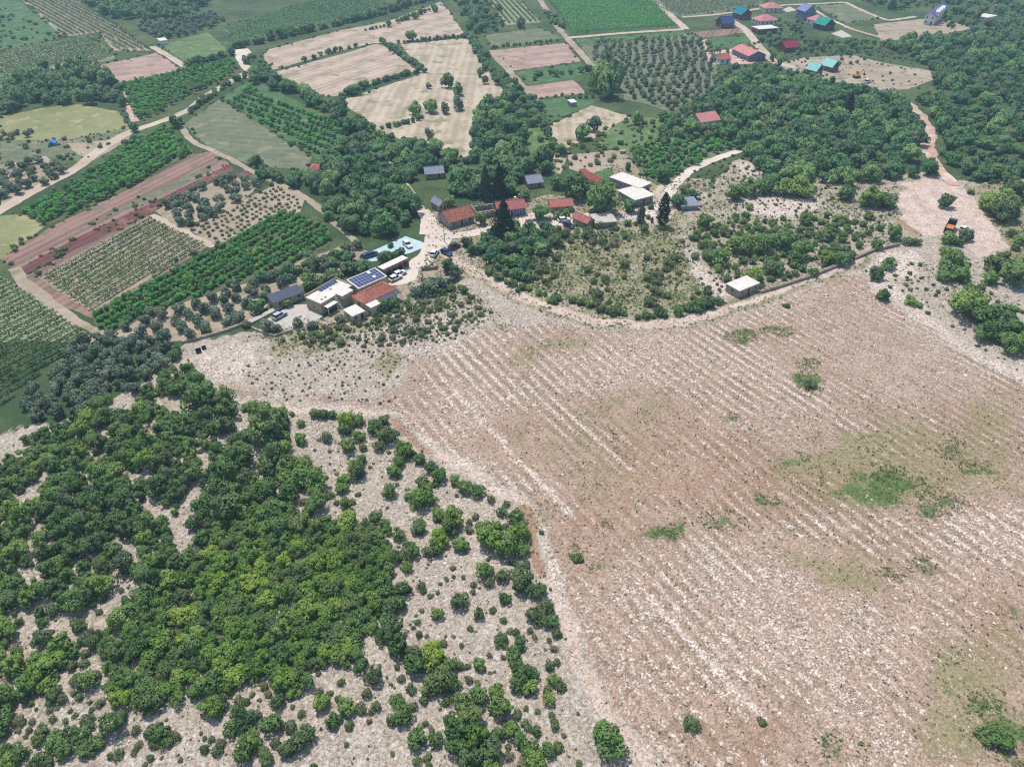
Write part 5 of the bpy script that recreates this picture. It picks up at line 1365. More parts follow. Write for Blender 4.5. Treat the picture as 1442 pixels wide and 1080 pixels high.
def field_plants():
    r = np.random.default_rng(21)
    # young plants standing in the rows
    d = np.array([math.cos(ROW_ANG), math.sin(ROW_ANG)]); nn = np.array([-d[1], d[0]])
    vv = np.arange(-60, 220, ROW_SP); uu = np.arange(-220, 120, 1.5)
    U, W = np.meshgrid(uu, vv); U = U.ravel(); W = W.ravel()
    X = U * d[0] + (W - ROW_SP * 0.25) * nn[0] + r.normal(size=len(U)) * 0.28; Y = U * d[1] + (W - ROW_SP * 0.25) * nn[1] + r.normal(size=len(U)) * 0.28
    g = PP(FIELD)
    k = inside(g, X, Y) & (Y > 42) & (Y < 175) & (r.random(len(X)) < 0.6) & (mask_at('rows', X, Y) > 0.5)
    tufts('young_field_plants', X[k], Y[k], r.uniform(0.10, 0.27, k.sum()), M['tuft_leaf'], 7, 0.6, 6)
    # dry weeds
    X = r.uniform(-95, 125, 60000); Y = r.uniform(42, 190, 60000)
    pr = np.clip(0.09 + 0.5 * mask_at('dry', X, Y) + 0.3 * mask_at('red', X, Y), 0, 1) * (vnoise(X, Y, 3.0) > 0.5) * (1 - mask_at('grass', X, Y))
    k = r.random(len(X)) < pr
    tufts('dry_weeds', X[k], Y[k], r.uniform(0.10, 0.32, k.sum()), M['tuft_leaf'], 6, 0.5, 7)
    X = r.uniform(-70, 190, 90000); Y = r.uniform(135, 262, 90000)
    pr = np.clip(mask_at('dry', X, Y) * 1.1 + 0.5 * mask_at('wood', X, Y) - 0.1, 0, 1) * (1 - 0.9 * mask_at('bare', X, Y)) * (1 - mask_at('rows', X, Y)) * (0.25 + 0.75 * (vnoise(X, Y, 4.0) > 0.45))
    k = r.random(len(X)) < pr * 0.95
    tufts('scrub_grass', X[k], Y[k], r.uniform(0.15, 0.5, k.sum()), M['scrub_leaf'], 6, 0.55, 9)
    XX, YY = [], []
    for cx, cy, rx, ry in GREENS:
        p = PP(ell(cx, cy, rx * 1.35, ry * 1.35, 12)); lo, hi = p.min(0), p.max(0)
        n = int((hi - lo).prod() * 5)
        x = r.uniform(lo[0], hi[0], n); y = r.uniform(lo[1], hi[1], n)
        k = inside(p, x, y) & (vnoise(x, y, 1.7) * 0.9 + vnoise(x, y, 4.0) * 1.1 > 0.66 + 0.40 * np.hypot((x - p[:, 0].mean()) / np.ptp(p[:, 0]), (y - p[:, 1].mean()) / np.ptp(p[:, 1])) * 2)
        XX.append(x[k]); YY.append(y[k])
    X = np.concatenate(XX); Y = np.concatenate(YY)
    tufts('green_weeds', X, Y, r.uniform(0.12, 0.34, len(X)), M['weed_leaf'], 6, 0.5, 8)
field_plants()

# ------------------------------------------------------------------ buildings
M['cream'] = plain('cream_plaster', lin(206, 190, 160), 0.9, 0.12, 0.8)
M['ochre'] = plain('ochre_plaster', lin(176, 160, 126), 0.9, 0.15, 0.8)
M['white'] = plain('white_plaster', lin(232, 228, 220), 0.9, 0.08, 0.8)
M['greywall'] = plain('grey_plaster', lin(150, 152, 160), 0.9, 0.15, 0.8)
M['bluewall'] = plain('blue_plaster', lin(112, 126, 158), 0.9, 0.12, 0.8)
M['stonewall'] = plain('stone_wall', lin(170, 156, 140), 0.95, 0.3, 2.5)
M['brownwood'] = plain('brown_boards', lin(118, 72, 56), 0.85, 0.2, 2.0)
M['slabroof'] = plain('white_slab', lin(224, 217, 206), 0.9, 0.2, 0.7, c2=lin(194, 182, 166))
M['asphroof'] = plain('grey_sheet_roof', lin(142, 146, 158), 0.8, 0.2, 1.0)
M['darkroof'] = plain('dark_sheet_roof', lin(86, 90, 104), 0.8, 0.2, 1.0)
M['tile'] = roofmat('clay_tiles', lin(178, 116, 98), lin(148, 90, 78))
M['tileold'] = roofmat('old_clay_tiles', lin(168, 108, 88), lin(134, 84, 70))
M['tilered'] = roofmat('red_clay_tiles', lin(182, 114, 104), lin(156, 94, 88))
M['rust'] = roofmat('rusty_sheet', lin(158, 84, 72), lin(122, 72, 66))
M['pinkroof'] = roofmat('pale_red_tiles', lin(206, 140, 134), lin(186, 120, 116))
M['magenta'] = roofmat('dark_red_tiles', lin(150, 66, 76), lin(128, 54, 64))
M['tealroof'] = roofmat('turquoise_sheet', lin(140, 200, 190), lin(164, 214, 204))
M['blueroof'] = roofmat('blue_sheet', lin(58, 68, 118), lin(72, 80, 130))
M['teal2'] = roofmat('teal_sheet', lin(24, 120, 132), lin(36, 136, 148))
M['greenroof'] = roofmat('green_sheet', lin(44, 140, 120), lin(60, 156, 134))
M['lavroof'] = roofmat('lavender_sheet', lin(122, 128, 172), lin(140, 146, 186))
M['purple'] = roofmat('purple_tiles', lin(92, 82, 142), lin(108, 98, 156))
M['glass'] = plain('window_glass', lin(42, 48, 56), 0.15, 0.05, 1.0, 0.6)
M['frame'] = plain('window_frame', lin(206, 200, 190), 0.7, 0.05)
M['door'] = plain('door_wood', lin(92, 62, 46), 0.7, 0.15, 3)
M['solar'] = plain('solar_cell', lin(46, 58, 104), 0.18, 0.08, 1.0, 0.6)
M['alu'] = plain('aluminium', lin(196, 200, 206), 0.4, 0.05, 1.0, 0.5)
M['iron'] = plain('dark_iron', lin(58, 58, 62), 0.6, 0.1)

def place(A, B, W):
    a, b = P(*A), P(*B)
    d = b - a; L = float(np.hypot(*d)); d = d / L
    nn = np.array([-d[1], d[0]])
    if isinstance(W, tuple):
        W = abs(float((P(*W) - a) @ nn))
    return a, math.atan2(d[1], d[0]), L, W

WPROTO = {}
def window(root, x, y, z, w, h, rz, door=False):
    key = (round(w, 2), round(h, 2), door)
    if key not in WPROTO:
        f = MB()
        t = 0.09
        f.box(-w / 2 - t, w / 2 + t, -0.05, 0.0, -t, 0); f.box(-w / 2 - t, w / 2 + t, -0.05, 0.0, h, h + t)
        f.box(-w / 2 - t, -w / 2, -0.05, 0.0, 0, h); f.box(w / 2, w / 2 + t, -0.05, 0.0, 0, h)
        p = MB(); p.box(-w / 2, w / 2, -0.02, 0.01, 0, h)
        WPROTO[key] = (f.mesh('frame', M['frame']), p.mesh('pane', M['door'] if door else M['glass']))
    fm, pm = WPROTO[key]
    o = link('door' if door else 'window', pm, root, (x, y, z), rz)
    link('frame', fm, o)
    return o

def house(name, label, A, B, W, h, roof='gable_x', rise=1.6, wall='white', rmat='tile', ov=0.35, cat='house', wins=True, th=0.12, chim=False, storeys=1, left=True, right=False, group=None):
    a, rz, L, W = place(A, B, W)
    root = empty(name, (a[0], a[1], 0.0), rz)
    tag(root, label, cat, group)
    w = MB()
    if roof == 'gable_x':
        w.prism([(0, -0.3), (W, -0.3), (W, h), (W / 2, h + rise), (0, h)], 'x', 0, L)
    elif roof == 'gable_y':
        w.prism([(0, -0.3), (L, -0.3), (L, h), (L / 2, h + rise), (0, h)], 'y', 0, W)
    elif roof == 'mono':
        w.prism([(0, -0.3), (W, -0.3), (W, h + rise), (0, h)], 'x', 0, L)
    else:
        w.box(0, L, 0, W, -0.3, h)
    w.build('wall', M[wall], root)
    r = MB(); g = 0.03
    if roof == 'gable_x':
        sl_ = rise / (W / 2)
        for s in (0, 1):
            e = -ov if s == 0 else W + ov
            r.slab([(-ov, e, h - ov * sl_ + g + th), (L + ov, e, h - ov * sl_ + g + th), (L + ov, W / 2, h + rise + g + th), (-ov, W / 2, h + rise + g + th)], th)
        r.tube((-ov, W / 2, h + rise + th + g), (L + ov, W / 2, h + rise + th + g), 0.12, 0.12, 6)
    elif roof == 'gable_y':
        sl_ = rise / (L / 2)
        for s in (0, 1):
            e = -ov if s == 0 else L + ov
            r.slab([(e, -ov, h - ov * sl_ + g + th), (e, W + ov, h - ov * sl_ + g + th), (L / 2, W + ov, h + rise + g + th), (L / 2, -ov, h + rise + g + th)], th)
        r.tube((L / 2, -ov, h + rise + th + g), (L / 2, W + ov, h + rise + th + g), 0.12, 0.12, 6)
    elif roof == 'mono':
        r.slab([(-ov, -ov, h + th + g - ov * rise / W), (L + ov, -ov, h + th + g - ov * rise / W), (L + ov, W + ov, h + rise + th + g + ov * rise / W), (-ov, W + ov, h + rise + th + g + ov * rise / W)], th)
    elif roof == 'hip':
        q = min(L, W) / 2
        x0, x1, y0, y1 = -ov, L + ov, -ov, W + ov
        if L >= W:
            ra, rb = (q, W / 2), (L - q + 0.01, W / 2)
        else:
            ra, rb = (L / 2, q), (L / 2, W - q + 0.01)
        z0 = h + g
        vs = [(x0, y0, z0), (x1, y0, z0), (x1, y1, z0), (x0, y1, z0), (ra[0], ra[1], z0 + rise), (rb[0], rb[1], z0 + rise)]
        if L >= W:
            fs = [(0, 1, 5, 4), (1, 2, 5), (2, 3, 4, 5), (3, 0, 4), (3, 2, 1, 0)]
        else:
            fs = [(0, 1, 4), (1, 2, 5, 4), (2, 3, 5), (3, 0, 4, 5), (3, 2, 1, 0)]
        r.add(vs, fs)
        for i, j in ((0, 4), (1, 5 if L >= W else 4), (2, 5), (3, 4 if L >= W else 5), (4, 5)):
            r.tube(vs[i], vs[j], 0.1, 0.1, 5)
    elif roof == 'flat':
        r.box(-ov, L + ov, -ov, W + ov, h + 0.005, h + 0.22)
    ro = r.build('roof', M[rmat], root)
    if chim:
        c = MB(); zc = h + rise * 0.55
        c.box(L * 0.7, L * 0.7 + 0.55, W * 0.55, W * 0.55 + 0.55, h, h + rise + 0.7); c.box(L * 0.7 - .08, L * 0.7 + 0.63, W * 0.55 - .08, W * 0.55 + 0.63, h + rise + 0.7, h + rise + 0.82)
        c.build('chimney', M['white'], ro)
    if wins:
        for st in range(storeys):
            z = 0.9 + st * 2.7
            wh = min(1.1, h / storeys - 1.2)
            if wh < 0.4:
                wh, z = 0.5, h * 0.5
            n = max(2, int(L / 2.6))
            for i in range(n):
                x = L * (i + 0.5) / n
                if st == 0 and i == n // 2:
                    window(root, x, -0.01, 0.05, 0.95, min(2.0, h - 0.25), 0, True)
                else:
                    window(root, x, -0.01, z, 0.9, wh, 0)
            if left:
                n = max(1, int(W / 3.2))
                for i in range(n):
                    window(root, -0.01, W * (i + 0.5) / n, z, 0.9, wh, -math.pi / 2)
            if right:
                n = max(1, int(W / 3.2))
                for i in range(n):
                    window(root, L + 0.01, W * (i + 0.5) / n, z, 0.9, wh, math.pi / 2)
    root['_L'] = L
    return root, L, W, ro

def solar_array(name, label, parent_xyz, rz, nx, ny, pw, ph, tilt, gap=0.04, missing=()):
    root = empty(name, parent_xyz, rz)
    tag(root, label, 'solar panels')
    f = MB(); p = MB()
    f.box(0, pw, 0, ph, -0.04, 0.0)
    p.box(0.035, pw - 0.035, 0.035, ph - 0.035, -0.03, 0.006)
    fm = f.mesh('panel', M['alu']); pm = p.mesh('cells', M['solar'])
    for i in range(nx):
        for j in range(ny):
            if (i, j) in missing:
                continue
            o = link('solar_panel', fm, root, (i * (pw + gap), j * (ph + gap) * math.cos(tilt), j * (ph + gap) * math.sin(tilt)))
            o.rotation_euler = (tilt, 0, 0)
            link('cells', pm, o)
    return root

# ---- the farm
r1, L, W, _ = house('flat_roofed_house', 'cream house with white flat roof terrace at the left end of the farm', (454.5, 443), (498, 417), (439, 430), 3.2, 'flat', 0, 'ochre', 'slabroof', 0.12, right=False)
pr = MB(); pr.box(-0.1, L + 0.1, W - 0.12, W + 0.1, 3.43, 3.95); pr.box(L - 0.12, L + 0.1, -0.1, W - 0.12, 3.43, 3.8); pr.build('parapet', M['ochre'], r1)
MB().box(L * 0.5, L * 0.82, -2.2, 0.0, -0.2, 2.9).build('annex_wall', M['ochre'], r1)
MB().box(L * 0.48, L * 0.84, -2.4, 0.3, 3.44, 3.62).box(L * 0.48, L * 0.84, -2.4, -0.02, 2.92, 3.1).build('annex_roof', M['slabroof'], r1)
st = MB()
for i in range(8):
    st.box(L * 0.5 - 1.2, L * 0.5 - 0.02, -2.6 + i * 0.32, -2.28 + i * 0.32, 0, 0.4 + i * 0.38)
st.build('stair', M['concrete'], r1)
MB().box(0.5, L * 0.36, -1.9, -0.02, 2.3, 2.42).box(0.55, 0.67, -1.85, -1.73, 0, 2.3).box(L * 0.36 - .17, L * 0.36 - .05, -1.85, -1.73, 0, 2.3).build('porch', M['white'], r1)
for cx_, cy_ in ((1.2, 0.9), (2.6, 1.0), (L * 0.55, W * 0.5)):
    MB().box(cx_, cx_ + 0.5, cy_, cy_ + 0.5, 3.42, 3.9).build('vent', M['white'], r1)
a, rz, L1, W1 = place((454.5, 443), (498, 417), (439, 430))
c, s_ = math.cos(rz), math.sin(rz)
loc = lambda x, y, z: (a[0] + x * c - y * s_, a[1] + x * s_ + y * c, z)
solar_array('solar_collector', 'long blue strip of solar collectors on the cream house roof', loc(L1 * 0.36, W1 - 1.7, 3.5), rz, 6, 1, 1.0, 1.5, R(12))
r2, L, W, _ = house('solar_barn', 'low building roofed with solar panels behind the red-tiled farmhouse', (507, 420.5), (546, 403), (493, 410), 3.0, 'mono', 0.55, 'cream', 'slabroof', 0.15, cat='barn')
a, rz, L2, W2 = place((507, 420.5), (546, 403), (493, 410))
c2_, s2_ = math.cos(rz), math.sin(rz)
til = math.atan2(0.55, W2)
npx, npy = 9, 4
solar_array('solar_roof', 'large grid of dark blue solar panels on the low barn roof', (a[0] + 0.25 * c2_ - 0.2 * s2_, a[1] + 0.25 * s2_ + 0.2 * c2_, 3.3), rz, npx, npy, (L2 - 0.5) / npx - 0.04, (W2 - 0.4) / npy - 0.04, til, missing=((6, 1), (6, 3)))
r3, L, W, _ = house('farmhouse', 'farmhouse with bright clay-tile hip roof in the middle of the farm', (515.6, 440), (559, 419), (500, 428.5), 2.7, 'hip', 1.7, 'cream', 'tile', 0.3, chim=False)
MB().slab([(1.5, -2.0, 2.3), (L + 0.2, -2.0, 2.3), (L + 0.2, -0.31, 2.62), (1.5, -0.31, 2.62)], 0.08).build('veranda_roof', M['darkroof'], r3)
for i in range(5):
    x = 1.6 + (L - 1.6) * i / 4
    MB().tube((x, -1.9, 0), (x, -1.9, 2.23), 0.07, 0.07, 6).build('post', M['white'], r3)
MB().box(0, 3.2, -2.6, -0.02, -0.2, 2.45).build('porch', M['cream'], r3)
MB().box(-0.15, 3.35, -2.75, -0.32, 2.46, 2.62).build('porch_roof', M['slabroof'], r3)
house('annex', 'small cream annex with flat white roof before the farmhouse', (498, 456), (515, 448.5), (487, 446), 2.1, 'flat', 0, 'cream', 'slabroof', 0.12, cat='annex')
house('dark_shed', 'long low shed with dark grey roof left of the farm', (388, 436.5), (429, 420.5), (383.5, 428), 2.1, 'mono', 0.6, 'stonewall', 'darkroof', 0.25, cat='shed')
# open shelter with white roof
a, rz, L, W = place((545, 393), (578, 377), 3.2)
sh = empty('open_shelter', (a[0], a[1], 0.0), rz)
tag(sh, 'open-fronted stone shelter with narrow white roof beside the turquoise yard', 'shelter')
MB().box(0, L, W - 0.35, W, -0.2, 2.5).box(0, 0.35, 0.6, W - 0.35, -0.2, 2.5).box(L - 0.35, L, 0.6, W - 0.35, -0.2, 2.5).build('wall', M['stonewall'], sh)
MB().slab([(-0.2, 0.9, 2.75), (L + 0.2, 0.9, 2.75), (L + 0.2, W + 0.2, 2.75), (-0.2, W + 0.2, 2.75)], 0.2).build('roof', M['slabroof'], sh)
for i in range(5):
    MB().box(0.1 + (L - 0.4) * i / 4, 0.3 + (L - 0.4) * i / 4, 0.35, 0.55, -0.1, 2.35).build('post', M['stonewall'], sh)
MB().box(0.05, L, 0.3, 0.6, 2.36, 2.5).build('beam', M['brownwood'], sh)
# roofless stone enclosure
def ruin(name, label, A, B, W, h, seed, cat='ruin'):
    a, rz, L, W = place(A, B, W)
    root = empty(name, (a[0], a[1], 0), rz)
    tag(root, label, cat)
    rr = random.Random(seed)
    for (x0, y0, x1, y1) in ((0, 0, L, 0), (L, 0, L, W), (L, W, 0, W), (0, W, 0, 0)):
        mb = MB(); ln = math.hypot(x1 - x0, y1 - y0); n = max(3, int(ln / 0.55))
        for i in range(n):
            hh = h * rr.uniform(0.55, 1.0)
            for k in range(3):
                fx, fy = (x1 - x0) / n, (y1 - y0) / n
                px, py = x0 + fx * i, y0 + fy * i
                e = 0.22 + rr.uniform(0, 0.05)
                bx0, bx1 = sorted((px, px + fx)); by0, by1 = sorted((py, py + fy))
                if fx == 0: bx0, bx1 = px - e, px + e
                else: by0, by1 = py - e, py + e
                mb.box(bx0 + .006, bx1 - .006, by0 + .006, by1 - .006, hh * k / 3 - (0.2 if k == 0 else 0), hh * (k + 1) / 3 - .008)
        o = mb.build('wall', M['stonewall'], root); o['kind'] = 'stuff'
    return root
ruin('stone_enclosure', 'roofless stone-walled enclosure at the end of the white yard', (594, 397), (620, 395), (592, 381), 1.6, 3, 'enclosure')
ruin('stone_ruin', 'ruined roofless stone house beside the big lone conifer', (671, 308), (700, 304), 6, 2.4, 4)
# ---- the village
house('old_house', 'old house with faded brown-red roof at the village road bend', (633.3, 323), (667.5, 313.5), 7.5, 2.4, 'gable_x', 2.1, 'greywall', 'tileold', 0.4)
house('stone_shed', 'small shed with grey roof left of the old faded-roof house', (619, 299), (629, 296), 5, 2.2, 'gable_y', 1.2, 'stonewall', 'asphroof', 0.3, cat='shed')
house('blue_walled_house', 'red-roofed house with blue-grey wall right of the lone conifer', (702, 308), (740, 303), 6, 2.7, 'gable_x', 1.6, 'bluewall', 'tilered', 0.35, chim=True)
house('long_red_roofed_house', 'low house with clean red roof behind two yellow-green trees', (775.8, 300.5), (806.6, 298.5), 5.8, 2.2, 'gable_x', 1.2, 'stonewall', 'tilered', 0.35)
house('grey_roofed_barn', 'barn with light grey roof among the trees behind the village', (744, 266), (764, 263.5), 6.5, 1.9, 'gable_x', 1.5, 'stonewall', 'asphroof', 0.4, cat='barn')
house('hidden_barn', 'barn with pale grey roof half hidden in the left woods', (600, 253), (625, 251), 6, 2.0, 'gable_x', 1.4, 'stonewall', 'asphroof', 0.4, cat='barn')
house('rusty_shed', 'shed with rusty red metal roof beside the garden', (839, 266), (852, 263), 8, 2.0, 'gable_y', 0.9, 'stonewall', 'rust', 0.3, cat='shed')
house('tiny_shed', 'tiny brown-roofed shed behind the rusty red shed', (822, 252), (830, 250.5), 3.5, 1.7, 'mono', 0.4, 'stonewall', 'rust', 0.2, cat='shed', wins=False)
house('white_front_wing', 'front wing of the L-shaped white building with wide flat roof', (893, 292), (919, 285), 9, 2.5, 'flat', 0, 'greywall', 'slabroof', 0.4, cat='building')
house('white_rear_wing', 'rear wing of the L-shaped white building with long flat roof', (899, 276), (915, 269), 13, 2.74, 'flat', 0, 'greywall', 'slabroof', 0.3, cat='building')
house('orange_roofed_hut', 'narrow hut with orange tiled roof joined to a concrete slab roof', (826, 323), (836.5, 318), 6, 2.0, 'gable_y', 1.1, 'stonewall', 'tile', 0.3, cat='hut', wins=False)
house('slab_roofed_store', 'store with bare concrete slab roof beside the orange-roofed hut', (838.5, 322), (868, 319.5), 6.5, 1.7, 'flat', 0, 'stonewall', 'concrete', 0.2, cat='store', wins=False)
house('tin_shed', 'low shed with grey tin roof right of the tall cypress', (960, 297), (983, 295.5), 5.5, 1.5, 'mono', 0.5, 'greywall', 'asphroof', 0.3, cat='shed', wins=False)
house('woodland_house', 'white house with pale red roof alone in the dark woods', (986, 182), (1012, 178), 9, 2.8, 'gable_x', 2.2, 'white', 'pinkroof', 0.4)
house('red_hut', 'tiny white hut with red roof among dark trees beside the fallow field', (438.5, 248.5), (449, 248), 5, 2.3, 'hip', 1.2, 'white', 'tilered', 0.3, cat='hut', wins=False)
house('square_hut', 'square stone hut with bright white flat roof beside the stony field', (1039, 420.5), (1067, 409), (1025, 408.5), 2.2, 'flat', 0, 'stonewall', 'slabroof', 0.12, cat='hut')
# ---- the far hamlet
house('chalet', 'timber chalet with turquoise roof, left of the pair on the building plot', (1148, 108), (1157, 106), 6, 2.8, 'gable_y', 2.8, 'brownwood', 'tealroof', 0.5, cat='chalet', right=True)
house('chalet', 'timber chalet with turquoise roof, right of the pair on the building plot', (1170, 102.5), (1180, 100.3), 6.5, 2.8, 'gable_y', 2.8, 'brownwood', 'tealroof', 0.5, cat='chalet', right=True)
house('red_cottage', 'cottage with deep crimson roof alone in the green meadow', (1105, 74.5), (1123, 73), 8, 2.6, 'gable_x', 2.6, 'brownwood', 'magenta', 0.5, cat='cottage')
house('large_pink_house', 'large house with broad pale red roof and blue front by the hamlet road', (1053, 87), (1077, 85), 17, 2.8, 'gable_y', 2.0, 'bluewall', 'pinkroof', 0.5)
house('small_red_house', 'small red-roofed house left of the broad pale red roof', (1013, 91), (1028, 90), 7, 2.4, 'gable_x', 2.0, 'white', 'tilered', 0.4)
house('blue_roofed_house', 'house with dark blue roof at the left of the hamlet', (1017, 41), (1033, 40), 9, 3.0, 'gable_x', 3.0, 'brownwood', 'blueroof', 0.5)
house('teal_roofed_house', 'house with teal roof beside the road junction of the hamlet', (1043, 29), (1057, 27.5), 9, 3.4, 'gable_y', 3.2, 'brownwood', 'teal2', 0.5)
house('hip_roofed_house', 'white house with pink hip roof at the far back of the hamlet', (1077, 18.5), (1101, 18), 11, 2.8, 'hip', 2.8, 'white', 'pinkroof', 0.6)
house('hip_roofed_house', 'white house with pink hip roof behind the white flat-roofed house', (1071, 37), (1094, 35), 10, 2.8, 'hip', 2.8, 'white', 'pinkroof', 0.6)
house('flat_white_house', 'house with bright white flat roof in the middle of the hamlet', (1068, 49), (1094, 47), 8, 2.8, 'flat', 0, 'brownwood', 'slabroof', 0.5)
house('lavender_house', 'two-storey lavender-grey house at the back of the hamlet', (1131, 29.5), (1146, 28.5), 9, 5.4, 'gable_y', 3.0, 'bluewall', 'lavroof', 0.4, storeys=2)
house('hip_roofed_house', 'pink hip-roofed house between the lavender house and the green-roofed house', (1148, 37), (1164, 35.5), 9, 2.8, 'hip', 2.8, 'white', 'pinkroof', 0.5)
house('green_roofed_house', 'dark timber house with green roof beside a pale concrete slab', (1160, 44), (1174, 42), 9, 3.2, 'gable_y', 3.2, 'iron', 'greenroof', 0.5)
rp, L, W, ro = house('apartment_house', 'long apartment house with purple roof and white balconies at the top right', (1299, 34.5), (1314, 36.3), 40, 5.0, 'gable_y', 2.0, 'white', 'purple', 0.5, storeys=2, right=True)
for i in range(3):
    MB().prism([(1.5 + i * 7.2, 5.2), (5.5 + i * 7.2, 5.2), (5.5 + i * 7.2, 7.6), (3.5 + i * 7.2, 9.0), (1.5 + i * 7.2, 7.6)], 'x', L * 0.8, L + 1.2).build('dormer', M['white'], rp)
house('white_hut', 'tiny white hut beside the far olive grove', (227, 64), (237, 62.5), 5, 2.2, 'mono', 0.4, 'white', 'slabroof', 0.2, cat='hut', wins=False)
house('garden_shed', 'tiny white-roofed garden shed below the huge dark tree', (804, 151), (812, 150), 3.5, 1.8, 'mono', 0.3, 'greywall', 'slabroof', 0.2, cat='shed', wins=False)
house('roadside_store', 'low white store at the far right edge of the cleared plot', (1388, 31), (1402, 28), 8, 2.2, 'flat', 0, 'white', 'slabroof', 0.2, cat='store', wins=False)

# ------------------------------------------------------------------ dry stone walls and low kerbs
def drywall(label, pts, h, th, seed, mat='stone'):
    g = PP(pts); o0 = g[0]
    root = empty('stone_wall', (o0[0], o0[1], float(terr(o0[0], o0[1]))))
    tag(root, label, 'wall')
    r = random.Random(seed); mb = MB()
    zb = float(terr(o0[0], o0[1]))
    for a, b in zip(g[:-1], g[1:]):
        d = b - a; L = np.hypot(*d); d = d / L; nn = np.array([-d[1], d[0]])
        t = 0
        while t < L:
            w = r.uniform(0.35, 0.7)
            for k in range(2):
                for s in (-1, 1):
                    c = a + d * (t + w / 2) + nn * s * th * 0.25 - o0
                    zz = float(terr(c[0] + o0[0], c[1] + o0[1])) - zb
                    hw, ht = w * 0.46, th * r.uniform(0.2, 0.28)
                    z0, z1 = zz + h * k / 2 - 0.05, zz + h * (k + 1) / 2 * r.uniform(0.8, 1.1)
                    an = r.uniform(-.2, .2)
                    dd = np.array([d[0] * math.cos(an) - d[1] * math.sin(an), d[0] * math.sin(an) + d[1] * math.cos(an)]); n2 = np.array([-dd[1], dd[0]])
                    q = [c - dd * hw - n2 * ht, c + dd * hw - n2 * ht, c + dd * hw + n2 * ht, c - dd * hw + n2 * ht]
                    mb.add([(p[0], p[1], z0) for p in q] + [(p[0] * 1.0 + r.uniform(-.04, .04), p[1] + r.uniform(-.04, .04), z1) for p in q],
                           [(4, 5, 6, 7), (0, 1, 5, 4), (1, 2, 6, 5), (2, 3, 7, 6), (3, 0, 4, 7)])
            t += w
    o = mb.build('stones', M['stonewall'] if mat != 'white' else M['stone'], root)
    o['kind'] = 'stuff'
drywall('low dry stone wall running right from the square hut', [(1070, 413), (1100, 404), (1140, 391), (1190, 371), (1230, 354), (1265, 346)], 0.9, 0.7, 1)
drywall('pale low wall along the olive grove left of the farm', [(257, 483), (294, 474), (320, 466), (341, 458)], 0.7, 0.6, 2, 'white')
drywall('short pale wall below the farm terrace', [(355, 463), (372, 470), (387, 474), (410, 467)], 0.6, 0.4, 3, 'white')
drywall('low stone wall in front of the village trees beside the lane', [(740, 313), (765, 311), (785, 309)], 0.9, 0.5, 4)
kerb = MB()
a, rz, L, W = place((354, 457), (398, 434), 1.6)
ko = kerb.box(0, L, 0, 1.6, -0.1, 0.45).build('concrete_ledge', M['concrete'], None, (a[0], a[1], 0.0), rz)
tag(ko, 'long pale concrete ledge left of the farm yard', 'ledge')

# ------------------------------------------------------------------ vehicles
M['tyre'] = plain('tyre', lin(38, 38, 40), 0.9, 0.1)
M['rim'] = plain('rim', lin(170, 172, 176), 0.4, 0.05)
M['carglass'] = plain('car_glass', lin(30, 36, 44), 0.1, 0.02, 1.0, 0.6)
M['lamp'] = plain('lamp_glass', lin(226, 224, 216), 0.2, 0.02)
def paintm(name, c):
    m = plain(name, c, 0.3, 0.03, 1.0, 0.5); return m
M['carwhite'] = paintm('white_paint', lin(232, 232, 230)); M['carblue'] = paintm('blue_paint', lin(46, 66, 116)); M['cardark'] = paintm('dark_paint', lin(50, 52, 58))
M['carsilver'] = paintm('silver_paint', lin(176, 182, 190)); M['orange'] = paintm('orange_paint', lin(214, 128, 62)); M['yellow'] = paintm('machine_yellow', lin(196, 152, 60)); M['red'] = plain('red_cloth', lin(206, 48, 52), 0.9, 0.1)

def wheels(root, xs, wy, r, wid):
    for x in xs:
        for s in (-1, 1):
            y = s * wy
            t = MB().tube((x, y - wid / 2, r), (x, y + wid / 2, r), r, r, 14).build('wheel', M['tyre'], root)
            MB().tube((x, y + s * (wid / 2 - 0.01), r), (x, y + s * (wid / 2 + 0.02), r), r * 0.6, r * 0.5, 10).build('rim', M['rim'], t)

